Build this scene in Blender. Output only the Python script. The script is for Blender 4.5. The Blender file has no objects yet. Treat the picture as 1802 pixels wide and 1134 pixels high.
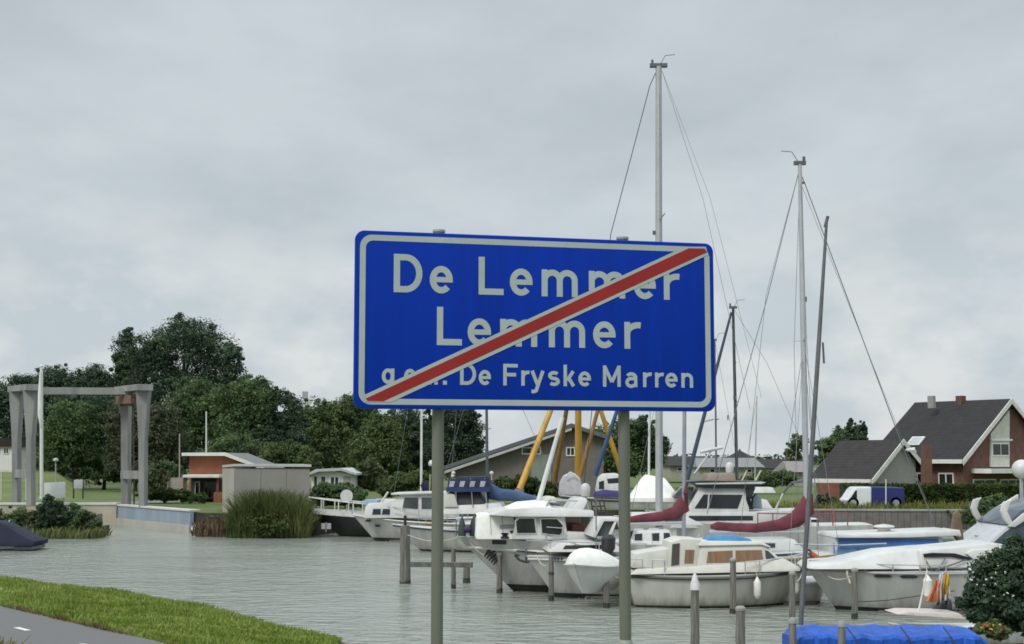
import bpy, bmesh, math, random
import numpy as np
from mathutils import Vector, Matrix
R = math.radians
SC = bpy.context.scene
COL = SC.collection

# ---------------------------------------------------------------- camera
CAMZ = 4.0
F, CX, CY, HOR = 2475.0, 901.0, 567.0, 808.0          # photograph's focal length, centre and horizon in its pixels
PITCH = math.atan((HOR - CY) / F)
cam = bpy.data.cameras.new('camera')
cam.sensor_width = 36; cam.lens = 36 * F / 1802
cam.clip_start = 0.1; cam.clip_end = 9000
cam_o = bpy.data.objects.new('camera', cam); COL.objects.link(cam_o)
cam_o.location = (0, 0, CAMZ); cam_o.rotation_euler = (R(90) + PITCH, 0, 0)
SC.camera = cam_o

# ---------------------------------------------------------------- world, sun, exposure
SUN_EL, SUN_AZ = 48, -140                              # degrees; azimuth from +Y, clockwise
w = bpy.data.worlds.new('World'); SC.world = w; w.use_nodes = True
nt = w.node_tree; N = nt.nodes; LK = nt.links
for n in list(N): N.remove(n)
out = N.new('ShaderNodeOutputWorld'); bg = N.new('ShaderNodeBackground'); bg.inputs[1].default_value = 0.1
LK.new(bg.outputs[0], out.inputs[0])
sky = N.new('ShaderNodeTexSky'); sky.sky_type = 'NISHITA'; sky.sun_disc = False
sky.sun_elevation = R(SUN_EL); sky.sun_rotation = R(SUN_AZ); sky.dust_density = 2
tc = N.new('ShaderNodeTexCoord'); sep = N.new('ShaderNodeSeparateXYZ'); LK.new(tc.outputs['Generated'], sep.inputs[0])
def wmath(op, a, b=None, clamp=False):
    n = N.new('ShaderNodeMath'); n.operation = op; n.use_clamp = clamp
    for i, q in enumerate((a, b)):
        if q is None: continue
        if isinstance(q, (int, float)): n.inputs[i].default_value = q
        else: LK.new(q, n.inputs[i])
    return n.outputs[0]
zc = wmath('MAXIMUM', sep.outputs[2], 0.0)
den = wmath('ADD', zc, 0.10)
cmb = N.new('ShaderNodeCombineXYZ')
LK.new(wmath('DIVIDE', sep.outputs[0], den), cmb.inputs[0]); LK.new(wmath('DIVIDE', sep.outputs[1], den), cmb.inputs[1])
n1 = N.new('ShaderNodeTexNoise'); n1.inputs['Scale'].default_value = 1.15; n1.inputs['Detail'].default_value = 6; n1.inputs['Roughness'].default_value = 0.52
mp = N.new('ShaderNodeMapping'); mp.inputs['Location'].default_value = (3.7, 1.2, 0); mp.inputs['Scale'].default_value = (1.6, 1.0, 1)
LK.new(cmb.outputs[0], mp.inputs[0]); LK.new(mp.outputs[0], n1.inputs['Vector'])
# puffier layer low over the land
n2 = N.new('ShaderNodeTexNoise'); n2.inputs['Scale'].default_value = 13; n2.inputs['Detail'].default_value = 7; n2.inputs['Roughness'].default_value = 0.55
mp2 = N.new('ShaderNodeMapping'); mp2.inputs['Scale'].default_value = (1.0, 1.0, 1.7); mp2.inputs['Location'].default_value = (0.35, 0, 0.12)
LK.new(tc.outputs['Generated'], mp2.inputs[0]); LK.new(mp2.outputs[0], n2.inputs['Vector'])
cr = N.new('ShaderNodeValToRGB'); LK.new(n1.outputs[0], cr.inputs[0])
cr.color_ramp.elements[0].position = 0.36; cr.color_ramp.elements[0].color = (5.0, 5.6, 5.9, 1)
cr.color_ramp.elements[1].position = 0.64; cr.color_ramp.elements[1].color = (6.1, 6.75, 7.05, 1)
cr2 = N.new('ShaderNodeValToRGB'); LK.new(n2.outputs[0], cr2.inputs[0])
cr2.color_ramp.elements[0].position = 0.42; cr2.color_ramp.elements[0].color = (5.6, 6.3, 6.75, 1)
cr2.color_ramp.elements[1].position = 0.64; cr2.color_ramp.elements[1].color = (7.35, 7.65, 7.7, 1)
low = N.new('ShaderNodeMapRange'); LK.new(sep.outputs[2], low.inputs[0])
low.inputs[1].default_value = 0.24; low.inputs[2].default_value = 0.06; low.interpolation_type = 'SMOOTHSTEP'
mxl = N.new('ShaderNodeMix'); mxl.data_type = 'RGBA'
LK.new(low.outputs[0], mxl.inputs[0]); LK.new(cr.outputs[0], mxl.inputs[6]); LK.new(cr2.outputs[0], mxl.inputs[7])
mxs = N.new('ShaderNodeMix'); mxs.data_type = 'RGBA'; mxs.inputs[0].default_value = 0.93
LK.new(sky.outputs[0], mxs.inputs[6]); LK.new(mxl.outputs[2], mxs.inputs[7])
# an overcast sky is brighter towards the zenith
zen = N.new('ShaderNodeMapRange'); LK.new(sep.outputs[2], zen.inputs[0])
zen.inputs[1].default_value = 0.33; zen.inputs[2].default_value = 0.9; zen.inputs[3].default_value = 1.0; zen.inputs[4].default_value = 2.5
vm = N.new('ShaderNodeVectorMath'); vm.operation = 'SCALE'
LK.new(mxs.outputs[2], vm.inputs[0]); LK.new(zen.outputs[0], vm.inputs['Scale'])
LK.new(vm.outputs[0], bg.inputs[0])

sl = bpy.data.lights.new('sun', 'SUN'); sl.energy = 1.9; sl.angle = R(18); sl.color = (1.0, 0.96, 0.9)
so = bpy.data.objects.new('sun', sl); COL.objects.link(so)
_sd = Vector((math.sin(R(SUN_AZ)) * math.cos(R(SUN_EL)), math.cos(R(SUN_AZ)) * math.cos(R(SUN_EL)), math.sin(R(SUN_EL))))
so.rotation_euler = _sd.to_track_quat('Z', 'Y').to_euler(); so.location = _sd * 60

SC.view_settings.view_transform = 'Standard'; SC.view_settings.look = 'None'
SC.view_settings.exposure = 0; SC.view_settings.gamma = 1
try: SC.view_settings.use_curve_mapping = False
except Exception: pass
SC.render.engine = 'CYCLES'
SC.cycles.filter_width = 1.7
SC.cycles.max_bounces = 6; SC.cycles.transparent_max_bounces = 8
SC.cycles.caustics_reflective = False; SC.cycles.caustics_refractive = False

# ---------------------------------------------------------------- where a pixel of the photograph lies in the world
def ray(px, py):
    a, b = (px - CX) / F, (CY - py) / F
    c, s = math.cos(PITCH), math.sin(PITCH)
    return Vector((a, c - b * s, s + b * c))
def P(px, py, Y):
    d = ray(px, py); k = Y / d.y
    return Vector((d.x * k, Y, CAMZ + d.z * k))
def G(px, py, z=0.0):
    d = ray(px, py); k = (z - CAMZ) / d.z
    return Vector((d.x * k, d.y * k, z))

# ---------------------------------------------------------------- materials
MATS = {}
def mat(name, col, rough=0.6, metal=0.0, var=0.12, scale=3.0, bump=0.0, stretch=(1, 1, 1), col2=None, spec=0.5, coat=0.0, coords='Object', detail=5):
    if name in MATS: return MATS[name]
    m = bpy.data.materials.new(name); m.use_nodes = True; MATS[name] = m
    t = m.node_tree; b = t.nodes['Principled BSDF']
    b.inputs['Roughness'].default_value = rough; b.inputs['Metallic'].default_value = metal
    b.inputs['Specular IOR Level'].default_value = spec; b.inputs['Coat Weight'].default_value = coat
    tcn = t.nodes.new('ShaderNodeTexCoord'); mpn = t.nodes.new('ShaderNodeMapping'); mpn.inputs['Scale'].default_value = stretch
    t.links.new(tcn.outputs[coords], mpn.inputs[0])
    nz = t.nodes.new('ShaderNodeTexNoise'); nz.inputs['Scale'].default_value = scale; nz.inputs['Detail'].default_value = detail; nz.inputs['Roughness'].default_value = 0.6
    t.links.new(mpn.outputs[0], nz.inputs['Vector'])
    rp = t.nodes.new('ShaderNodeValToRGB'); t.links.new(nz.outputs[0], rp.inputs[0])
    rp.color_ramp.elements[0].position = 0.32; rp.color_ramp.elements[1].position = 0.68
    a = col; c2 = col2 or tuple(min(1, q * (1 + var)) for q in col)
    a0 = tuple(q * (1 - var) for q in col) if col2 is None else col
    rp.color_ramp.elements[0].color = (*a0, 1); rp.color_ramp.elements[1].color = (*c2, 1)
    t.links.new(rp.outputs[0], b.inputs['Base Color'])
    if bump:
        bp = t.nodes.new('ShaderNodeBump'); bp.inputs['Strength'].default_value = bump; bp.inputs['Distance'].default_value = 0.02
        t.links.new(nz.outputs[0], bp.inputs['Height']); t.links.new(bp.outputs[0], b.inputs['Normal'])
    return m
def leafmat(name, c1, c2, cs=0.5, trans=0.25):
    if name in MATS: return MATS[name]
    m = bpy.data.materials.new(name); m.use_nodes = True; MATS[name] = m
    t = m.node_tree; b = t.nodes['Principled BSDF']; o = t.nodes['Material Output']
    b.inputs['Roughness'].default_value = 0.65; b.inputs['Specular IOR Level'].default_value = 0.25
    g = t.nodes.new('ShaderNodeNewGeometry'); tcn = t.nodes.new('ShaderNodeTexCoord')
    nz = t.nodes.new('ShaderNodeTexNoise'); nz.inputs['Scale'].default_value = cs; nz.inputs['Detail'].default_value = 3
    t.links.new(tcn.outputs['Object'], nz.inputs['Vector'])
    ad = t.nodes.new('ShaderNodeMath'); ad.operation = 'MULTIPLY_ADD'; ad.inputs[1].default_value = 0.45
    sb = t.nodes.new('ShaderNodeMapRange'); sb.inputs[1].default_value = 0.36; sb.inputs[2].default_value = 0.64; sb.inputs[4].default_value = 0.75
    t.links.new(nz.outputs[0], sb.inputs[0])
    t.links.new(g.outputs['Random Per Island'], ad.inputs[0]); t.links.new(sb.outputs[0], ad.inputs[2])
    rp = t.nodes.new('ShaderNodeValToRGB'); t.links.new(ad.outputs[0], rp.inputs[0])
    rp.color_ramp.elements[0].color = (*c1, 1); rp.color_ramp.elements[1].color = (*c2, 1)
    t.links.new(rp.outputs[0], b.inputs['Base Color'])
    tr = t.nodes.new('ShaderNodeBsdfTranslucent'); t.links.new(rp.outputs[0], tr.inputs[0])
    mx = t.nodes.new('ShaderNodeMixShader'); mx.inputs[0].default_value = trans
    t.links.new(b.outputs[0], mx.inputs[1]); t.links.new(tr.outputs[0], mx.inputs[2]); t.links.new(mx.outputs[0], o.inputs[0])
    return m
def linemat(name, col, axis, period, dark=0.7, rough=0.7, thick=0.12, var=0.1, second=None):
    """planks, courses or corrugation: thin dark joints along an object axis, over mottled colour"""
    if name in MATS: return MATS[name]
    m = mat(name, col, rough, var=var, scale=2.0)
    t = m.node_tree; b = t.nodes['Principled BSDF']
    src = b.inputs['Base Color'].links[0].from_socket
    tcn = t.nodes.new('ShaderNodeTexCoord'); sp = t.nodes.new('ShaderNodeSeparateXYZ'); t.links.new(tcn.outputs['Object'], sp.inputs[0])
    def joints(ax, per):
        d = t.nodes.new('ShaderNodeMath'); d.operation = 'DIVIDE'; d.inputs[1].default_value = per; t.links.new(sp.outputs[ax], d.inputs[0])
        f = t.nodes.new('ShaderNodeMath'); f.operation = 'FRACT'; t.links.new(d.outputs[0], f.inputs[0])
        l = t.nodes.new('ShaderNodeMath'); l.operation = 'LESS_THAN'; l.inputs[1].default_value = thick; t.links.new(f.outputs[0], l.inputs[0])
        return l.outputs[0]
    j = joints(axis, period)
    if second:
        j2 = joints(*second); mxn = t.nodes.new('ShaderNodeMath'); mxn.operation = 'MAXIMUM'
        t.links.new(j, mxn.inputs[0]); t.links.new(j2, mxn.inputs[1]); j = mxn.outputs[0]
    mx = t.nodes.new('ShaderNodeMix'); mx.data_type = 'RGBA'
    t.links.new(j, mx.inputs[0]); t.links.new(src, mx.inputs[6])
    dk = t.nodes.new('ShaderNodeVectorMath'); dk.operation = 'SCALE'; dk.inputs['Scale'].default_value = dark
    t.links.new(src, dk.inputs[0]); t.links.new(dk.outputs[0], mx.inputs[7]); t.links.new(mx.outputs[2], b.inputs['Base Color'])
    return m

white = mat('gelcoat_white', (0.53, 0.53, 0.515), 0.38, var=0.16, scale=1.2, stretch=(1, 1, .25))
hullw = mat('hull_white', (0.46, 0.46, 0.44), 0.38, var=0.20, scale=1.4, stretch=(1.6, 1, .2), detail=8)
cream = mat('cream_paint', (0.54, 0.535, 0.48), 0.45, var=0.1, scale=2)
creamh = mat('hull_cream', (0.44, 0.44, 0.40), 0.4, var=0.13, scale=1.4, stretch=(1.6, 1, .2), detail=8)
coverw = mat('white_canvas', (0.72, 0.72, 0.68), 0.85, var=0.1, scale=3, bump=.4)
alu = mat('aluminium', (0.50, 0.51, 0.53), 0.45, 0.55, var=0.08, scale=2)
alud = mat('dark_mast', (0.10, 0.105, 0.12), 0.5, 0.3, var=0.2, scale=2)
steel = mat('stainless', (0.55, 0.56, 0.57), 0.3, 0.8, var=0.05)
glass = mat('tinted_glass', (0.012, 0.014, 0.016), 0.08, var=0.2, spec=0.6)
glassg = mat('clear_dark_glass', (0.05, 0.06, 0.06), 0.1, var=0.3, scale=1.5)
black = mat('black_rubber', (0.015, 0.015, 0.017), 0.55, var=0.2)
antif = mat('antifouling', (0.02, 0.022, 0.02), 0.7, var=0.4, scale=4)
navy = mat('navy_canvas', (0.005, 0.008, 0.030), 0.85, var=0.25, scale=2, bump=.4)
bluec = mat('blue_canvas', (0.03, 0.12, 0.42), 0.8, var=0.2, scale=2, bump=.4)
boomblue = mat('faded_blue_canvas', (0.06, 0.10, 0.20), 0.85, var=0.25, scale=2, bump=.4)
wine = mat('wine_red_canvas', (0.13, 0.028, 0.042), 0.85, var=0.35, scale=2.2, bump=.5)
rope = mat('rope', (0.45, 0.43, 0.36), 0.9, var=0.1)
ropedk = mat('dark_rope', (0.05, 0.05, 0.045), 0.9, var=0.1)
stay_m = mat('stay_wire', (0.17, 0.18, 0.20), 0.5, 0.4, var=0.05)
def waterline_stain(m, top=.30, col=(.16, .14, .08), amt=.55):
    t = m.node_tree; b = t.nodes['Principled BSDF']; src = b.inputs['Base Color'].links[0].from_socket
    tcn = t.nodes.new('ShaderNodeTexCoord'); sp = t.nodes.new('ShaderNodeSeparateXYZ'); t.links.new(tcn.outputs['Object'], sp.inputs[0])
    nz = t.nodes.new('ShaderNodeTexNoise'); nz.inputs['Scale'].default_value = 2.2; nz.inputs['Detail'].default_value = 8
    mpn = t.nodes.new('ShaderNodeMapping'); mpn.inputs['Scale'].default_value = (2.5, 1, .4); t.links.new(tcn.outputs['Object'], mpn.inputs[0]); t.links.new(mpn.outputs[0], nz.inputs['Vector'])
    ma = t.nodes.new('ShaderNodeMath'); ma.operation = 'MULTIPLY_ADD'; ma.inputs[1].default_value = -.9; t.links.new(nz.outputs[0], ma.inputs[0]); t.links.new(sp.outputs[2], ma.inputs[2])
    mr = t.nodes.new('ShaderNodeMapRange'); mr.inputs[1].default_value = top - .45; mr.inputs[2].default_value = -.45; mr.inputs[4].default_value = amt; t.links.new(ma.outputs[0], mr.inputs[0])
    mx = t.nodes.new('ShaderNodeMix'); mx.data_type = 'RGBA'; t.links.new(mr.outputs[0], mx.inputs[0]); t.links.new(src, mx.inputs[6]); mx.inputs[7].default_value = (*col, 1)
    t.links.new(mx.outputs[2], b.inputs['Base Color'])
waterline_stain(hullw); waterline_stain(creamh)
teak = mat('teak', (0.20, 0.12, 0.06), 0.6, var=0.2, stretch=(1, 8, 1))
curtain = mat('brown_curtain', (0.20, 0.11, 0.055), 0.25, var=0.25, scale=4, stretch=(4, 1, .3), spec=.7)
fenderw = mat('fender_white', (0.66, 0.65, 0.60), 0.5, var=0.12, scale=4)
pilew = mat('weathered_pile', (0.075, 0.072, 0.06), 0.9, scale=4.5, stretch=(5, 5, .35), bump=1.0, col2=(0.215, 0.21, 0.185), detail=9)
pilewet = mat('wet_pile', (0.03, 0.033, 0.022), 0.6, var=0.4, scale=5)
concrete = mat('concrete', (0.36, 0.35, 0.31), 0.85, var=0.15, scale=1.3, stretch=(1, 1, .35), detail=8)
concd = mat('concrete_dull', (0.27, 0.27, 0.26), 0.85, var=0.18, scale=1.5, stretch=(1, 1, .4), detail=8)
galv = mat('galvanised', (0.36, 0.37, 0.36), 0.55, 0.35, var=0.12, scale=6, stretch=(1, 1, .3))

# ---------------------------------------------------------------- mesh building
class MB:
    def __init__(s): s.v = []; s.f = []; s.mi = []; s.cur = 0
    def add(s, vs, fs):
        o = len(s.v); s.v += [tuple(v) for v in vs]; s.f += [tuple(i + o for i in f) for f in fs]; s.mi += [s.cur] * len(fs)
        return s
    def box(s, c, d, rz=0.0, rx=0.0):
        m = Matrix.Translation(c) @ Matrix.Rotation(rz, 4, 'Z') @ Matrix.Rotation(rx, 4, 'X')
        vs = [m @ Vector((x * d[0] / 2, y * d[1] / 2, z * d[2] / 2)) for x in (-1, 1) for y in (-1, 1) for z in (-1, 1)]
        return s.add(vs, [(0, 1, 3, 2), (4, 6, 7, 5), (0, 4, 5, 1), (2, 3, 7, 6), (0, 2, 6, 4), (1, 5, 7, 3)])
    def tube(s, p0, p1, r0, r1=None, n=8, flat=1.0):
        p0, p1 = Vector(p0), Vector(p1); r1 = r0 if r1 is None else r1
        d = (p1 - p0)
        if d.length < 1e-6: return s
        d.normalize(); a = d.orthogonal().normalized()
        if abs(d.z) > .7: a = Vector((1, 0, 0)) - d * d.x; a.normalize()
        b = d.cross(a)
        vs = []
        for p, r in ((p0, r0), (p1, r1)):
            for i in range(n):
                t = 2 * math.pi * i / n
                vs.append(p + a * (r * math.cos(t)) + b * (r * flat * math.sin(t)))
        fs = [(i, (i + 1) % n, n + (i + 1) % n, n + i) for i in range(n)]
        fs += [tuple(range(n))[::-1], tuple(range(n, 2 * n))]
        return s.add(vs, fs)
    def path(s, pts, r, n=6):
        for a, b in zip(pts[:-1], pts[1:]): s.tube(a, b, r, r, n)
        return s
    def loft(s, rings, closed=True, caps=True):
        n = len(rings[0]); vs = [p for r in rings for p in r]; fs = []
        for k in range(len(rings) - 1):
            for i in range(n if closed else n - 1):
                j = (i + 1) % n
                fs.append((k * n + i, k * n + j, (k + 1) * n + j, (k + 1) * n + i))
        if caps and closed:
            fs.append(tuple(range(n))[::-1]); fs.append(tuple((len(rings) - 1) * n + i for i in range(n)))
        return s.add(vs, fs)
    def sweep(s, pts, radii, n=10, flat=1.0):
        """smooth tapering limb, radii per point; flat squeezes it sideways"""
        pts = [Vector(p) for p in pts]; rings = []
        for i, p in enumerate(pts):
            d = (pts[min(i + 1, len(pts) - 1)] - pts[max(i - 1, 0)]).normalized()
            a = Vector((-d.y, d.x, 0))
            a = Vector((1, 0, 0)) if a.length < .2 else a.normalized()
            b = d.cross(a)
            rings.append([p + a * (radii[i] * flat * math.cos(2 * math.pi * k / n)) + b * (radii[i] * math.sin(2 * math.pi * k / n)) for k in range(n)])
        return s.loft(rings)
    def ball(s, c, r, nu=14, nv=8, zlo=-1.0):
        c = Vector(c); r = Vector(r) if not isinstance(r, (int, float)) else Vector((r, r, r))
        rings = []
        for k in range(nv + 1):
            ph = math.asin(max(-1, min(1, zlo + (1 - zlo) * k / nv))) if False else -math.pi / 2 + math.pi * k / nv
            rr = max(math.cos(ph), .02)
            rings.append([c + Vector((r.x * rr * math.cos(2 * math.pi * i / nu), r.y * rr * math.sin(2 * math.pi * i / nu), r.z * math.sin(ph))) for i in range(nu)])
        return s.loft(rings)
    def lathe(s, c, prof, n=14):
        c = Vector(c)
        return s.loft([[c + Vector((r * math.cos(2 * math.pi * i / n), r * math.sin(2 * math.pi * i / n), z)) for i in range(n)] for r, z in prof])
    def slab(s, a, b):
        """two matching polygons joined into a solid"""
        n = len(a)
        return s.add(list(a) + list(b), [tuple(range(n))[::-1], tuple(range(n, 2 * n))] + [(i, (i + 1) % n, n + (i + 1) % n, n + i) for i in range(n)])
    def build(s, name, m, parent=None, smooth=True, bevel=0.0, angle=35):
        me = bpy.data.meshes.new(name); me.from_pydata(s.v, [], s.f)
        for q in (m if isinstance(m, (list, tuple)) else [m]): me.materials.append(q)
        bm = bmesh.new(); bm.from_mesh(me)
        for f, k in zip(bm.faces, s.mi): f.material_index = k
        bmesh.ops.recalc_face_normals(bm, faces=bm.faces[:])
        if bevel:
            ed = [e for e in bm.edges if len(e.link_faces) == 2 and e.calc_face_angle(0) > 0.35]
            bmesh.ops.bevel(bm, geom=ed, offset=bevel, segments=2, affect='EDGES', profile=0.6, clamp_overlap=True)
        bm.to_mesh(me); bm.free()
        if smooth:
            me.polygons.foreach_set('use_smooth', [True] * len(me.polygons))
            me.set_sharp_from_angle(angle=R(angle))
        o = bpy.data.objects.new(name, me); COL.objects.link(o)
        if parent: o.parent = parent
        return o
def tag(o, label, cat, group=None):
    o['label'] = label; o['category'] = cat
    if group: o['group'] = group
    return o
def thing(name, label, cat, loc=(0, 0, 0), rz=0.0, group=None):
    o = bpy.data.objects.new(name, None); COL.objects.link(o); o.location = loc; o.rotation_euler = (0, 0, rz)
    o.empty_display_size = .3
    return tag(o, label, cat, group)
def struct(o, kind='structure'):
    o['kind'] = kind; return o
def dup(root, loc, rz=None, label=None, scale=None):
    r = root.copy(); COL.objects.link(r); r.location = loc
    if rz is not None: r.rotation_euler = (0, 0, rz)
    if label: r['label'] = label
    if scale: r.scale = scale
    for ch in list(root.children):
        c = ch.copy(); COL.objects.link(c); c.parent = r
        for g in ch.children:
            d = g.copy(); COL.objects.link(d); d.parent = c
    return r
def text_mesh(txt, size, m, parent, name, mtx, sx=1.0):
    cu = bpy.data.curves.new('lettering', 'FONT'); cu.body = txt; cu.size = size; cu.extrude = 0.002
    cu.align_x = 'CENTER'; cu.align_y = 'CENTER'
    o = bpy.data.objects.new('lettering', cu); COL.objects.link(o)
    dg = bpy.context.evaluated_depsgraph_get(); me = bpy.data.meshes.new_from_object(o.evaluated_get(dg))
    bpy.data.objects.remove(o); me.transform(Matrix.Diagonal((sx, 1, 1, 1))); me.transform(mtx)
    me.materials.clear(); me.materials.append(m)
    o = bpy.data.objects.new(name, me); COL.objects.link(o); o.parent = parent
    return o

# ---------------------------------------------------------------- foliage
def leaf_cloud(clumps, per, leaf, rng, flat=0.0, aspect=1.7, jitter=0.45):
    """clumps: (n,6) centres and radii. Returns verts, faces of diamond leaves"""
    n = len(clumps) * per
    c = np.repeat(clumps[:, :3], per, 0); r = np.repeat(clumps[:, 3:], per, 0)
    d = rng.normal(size=(n, 3)); d /= np.linalg.norm(d, axis=1)[:, None]
    rad = rng.uniform(0.25, 1.0, n) ** 0.55
    pos = c + d * r * rad[:, None] * (1 + rng.normal(0, .12, n))[:, None]
    nrm = d * 0.7 + rng.normal(size=(n, 3)) * jitter + np.array([0, 0, .35]); nrm /= np.linalg.norm(nrm, axis=1)[:, None]
    t = np.cross(nrm, rng.normal(size=(n, 3))); t /= np.linalg.norm(t, axis=1)[:, None] + 1e-9
    b = np.cross(nrm, t)
    s = leaf * (rng.uniform(.45, 1.0, n) + .9 * rng.random(n) ** 6)[:, None]
    a = aspect
    v = np.stack([pos - t * s * .5 * a ** .5, pos + b * s * .5 / a ** .5 + nrm * s * .12, pos + t * s * .5 * a ** .5, pos - b * s * .5 / a ** .5 + nrm * s * .12], 1).reshape(-1, 3)
    return v
def quad_mesh(name, v, m, parent=None):
    me = bpy.data.meshes.new(name); nv = len(v); nf = nv // 4
    me.vertices.add(nv); me.vertices.foreach_set('co', v.astype(np.float32).ravel())
    me.loops.add(nv); me.loops.foreach_set('vertex_index', np.arange(nv, dtype=np.int32))
    me.polygons.add(nf); me.polygons.foreach_set('loop_start', np.arange(0, nv, 4, dtype=np.int32))
    me.update(calc_edges=True); me.validate()
    me.materials.append(m)
    o = bpy.data.objects.new(name, me); COL.objects.link(o)
    if parent: o.parent = parent
    return o
def clumps_of(lobes, k, rng, cr=0.34):
    """small leaf clumps scattered over and inside big lobes (x,y,z,rx,ry,rz)"""
    L = np.array(lobes, float); area = (L[:, 3] * L[:, 5]); pr = area / area.sum()
    idx = rng.choice(len(L), k, p=pr)
    d = rng.normal(size=(k, 3)); d[:, 2] += .15; d /= np.linalg.norm(d, axis=1)[:, None]
    rad = rng.uniform(.35, 1.0, k) ** .5 * rng.uniform(.86, 1.06, k)
    c = L[idx, :3] + d * L[idx, 3:] * rad[:, None]
    base = L[idx, 3:].mean(1)
    rr = base[:, None] * cr * rng.uniform(.6, 1.25, (k, 1)) * np.array([1, 1, .75])
    sp = rng.random(k) < .22                              # twigs that stand out of the outline
    c[sp] = L[idx[sp], :3] + d[sp] * L[idx[sp], 3:] * rng.uniform(.98, 1.22, (sp.sum(), 1)); rr[sp] *= rng.uniform(.25, .5, (sp.sum(), 1))
    return np.concatenate([c, rr], 1)
bark = mat('bark', (0.07, 0.055, 0.04), 0.9, var=0.3, scale=5, stretch=(3, 3, .5), bump=.6)
# ================================================================ THE SETTING
# water
wm = bpy.data.materials.new('harbour_water'); wm.use_nodes = True
t = wm.node_tree; b = t.nodes['Principled BSDF']
b.inputs['Base Color'].default_value = (0.25, 0.268, 0.232, 1); b.inputs['Roughness'].default_value = 0.15; b.inputs['IOR'].default_value = 1.5
tcn = t.nodes.new('ShaderNodeTexCoord')
def wnoise(scale, st, rot):
    mpn = t.nodes.new('ShaderNodeMapping'); mpn.inputs['Scale'].default_value = st; mpn.inputs['Rotation'].default_value = (0, 0, R(rot))
    t.links.new(tcn.outputs['Object'], mpn.inputs[0])
    nz = t.nodes.new('ShaderNodeTexNoise'); nz.inputs['Scale'].default_value = scale; nz.inputs['Detail'].default_value = 3; nz.inputs['Roughness'].default_value = .55
    t.links.new(mpn.outputs[0], nz.inputs['Vector']); return nz.outputs[0]
a1 = wnoise(1.5, (1, 1.6, 1), 12); a2 = wnoise(0.35, (1, 1.5, 1), -18)
ad = t.nodes.new('ShaderNodeMath'); ad.operation = 'MULTIPLY_ADD'; ad.inputs[1].default_value = 0.9
t.links.new(a2, ad.inputs[0]); t.links.new(a1, ad.inputs[2])
bp = t.nodes.new('ShaderNodeBump'); bp.inputs['Strength'].default_value = 1.0; bp.inputs['Distance'].default_value = 0.20
t.links.new(ad.outputs[0], bp.inputs['Height']); t.links.new(bp.outputs[0], b.inputs['Normal'])
wp = t.nodes.new('ShaderNodeMapRange'); wp.inputs[1].default_value = .40; wp.inputs[2].default_value = .62; wp.inputs[3].default_value = .35; wp.inputs[4].default_value = 1.25   # calm and ruffled patches
t.links.new(wnoise(.07, (1, 2.6, 1), 8), wp.inputs[0]); t.links.new(wp.outputs[0], bp.inputs['Strength'])
mb = MB(); mb.add([(-400, 15, 0), (400, 15, 0), (400, 130, 0), (-400, 130, 0)], [(0, 1, 2, 3)])
struct(mb.build('water', wm, smooth=False))
bedm = mat('harbour_mud', (0.05, 0.05, 0.035), 0.9)
mb = MB(); mb.add([(-500, -80, -1.6), (500, -80, -1.6), (500, 160, -1.6), (-500, 160, -1.6)], [(0, 1, 2, 3)])
struct(mb.build('harbour_bed', bedm, smooth=False))

# far land: one sheet from the shoreline to the horizon, with a skirt down into the water
LZ = 1.1
grassm = mat('meadow_grass', (0.055, 0.092, 0.016), 0.9, scale=0.35, col2=(0.115, 0.14, 0.035), bump=.5, detail=10)
SH = [(-400, 86.2), (-46, 86.2), (-23.8, 86.2), (-17.2, 76.9), (-10.6, 74.2), (-9.5, 77.5), (0, 80.5), (15, 82), (27.5, 81.2), (29.3, 65.5), (34, 58), (60, 55), (400, 50)]
MIDX = [-500, -60, -30, -22, -14, -9, 0, 18, 34, 48, 60, 110, 700]
mb = MB(); n = len(SH)
vs = [(x, y, LZ) for x, y in SH] + [(x, 100, LZ) for x in MIDX] + [(x * 3, 300, LZ) for x in MIDX] + [(x * 40, 6000, LZ) for x in MIDX] + [(x, y, -1.5) for x, y in SH]
fs = []
for i in range(n - 1):
    fs += [(k * n + i, k * n + i + 1, (k + 1) * n + i + 1, (k + 1) * n + i) for k in range(3)] + [(i, 4 * n + i, 4 * n + i + 1, i + 1)]
mb.add(vs, fs)
mb.mi = [1 if i % 4 == 3 else 0 for i in range(len(fs))]
SP = [(-400, 60), (-100, 65), (-30, 72.9), (-22.2, 74.4), (-22.4, 79), (-46, 80), (-400, 80)]
mb.slab([(x, y, -1.5) for x, y in SP], [(x, y, .35) for x, y in SP])
mb.mi[len(fs):] = [0, 0] + [1] * (len(mb.mi) - len(fs) - 2)
shore = mat('shore_mud', (0.035, 0.035, 0.024), 0.9, var=.4, scale=1.5, bump=.5)
struct(mb.build('far_bank', [grassm, shore], smooth=False))

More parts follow.
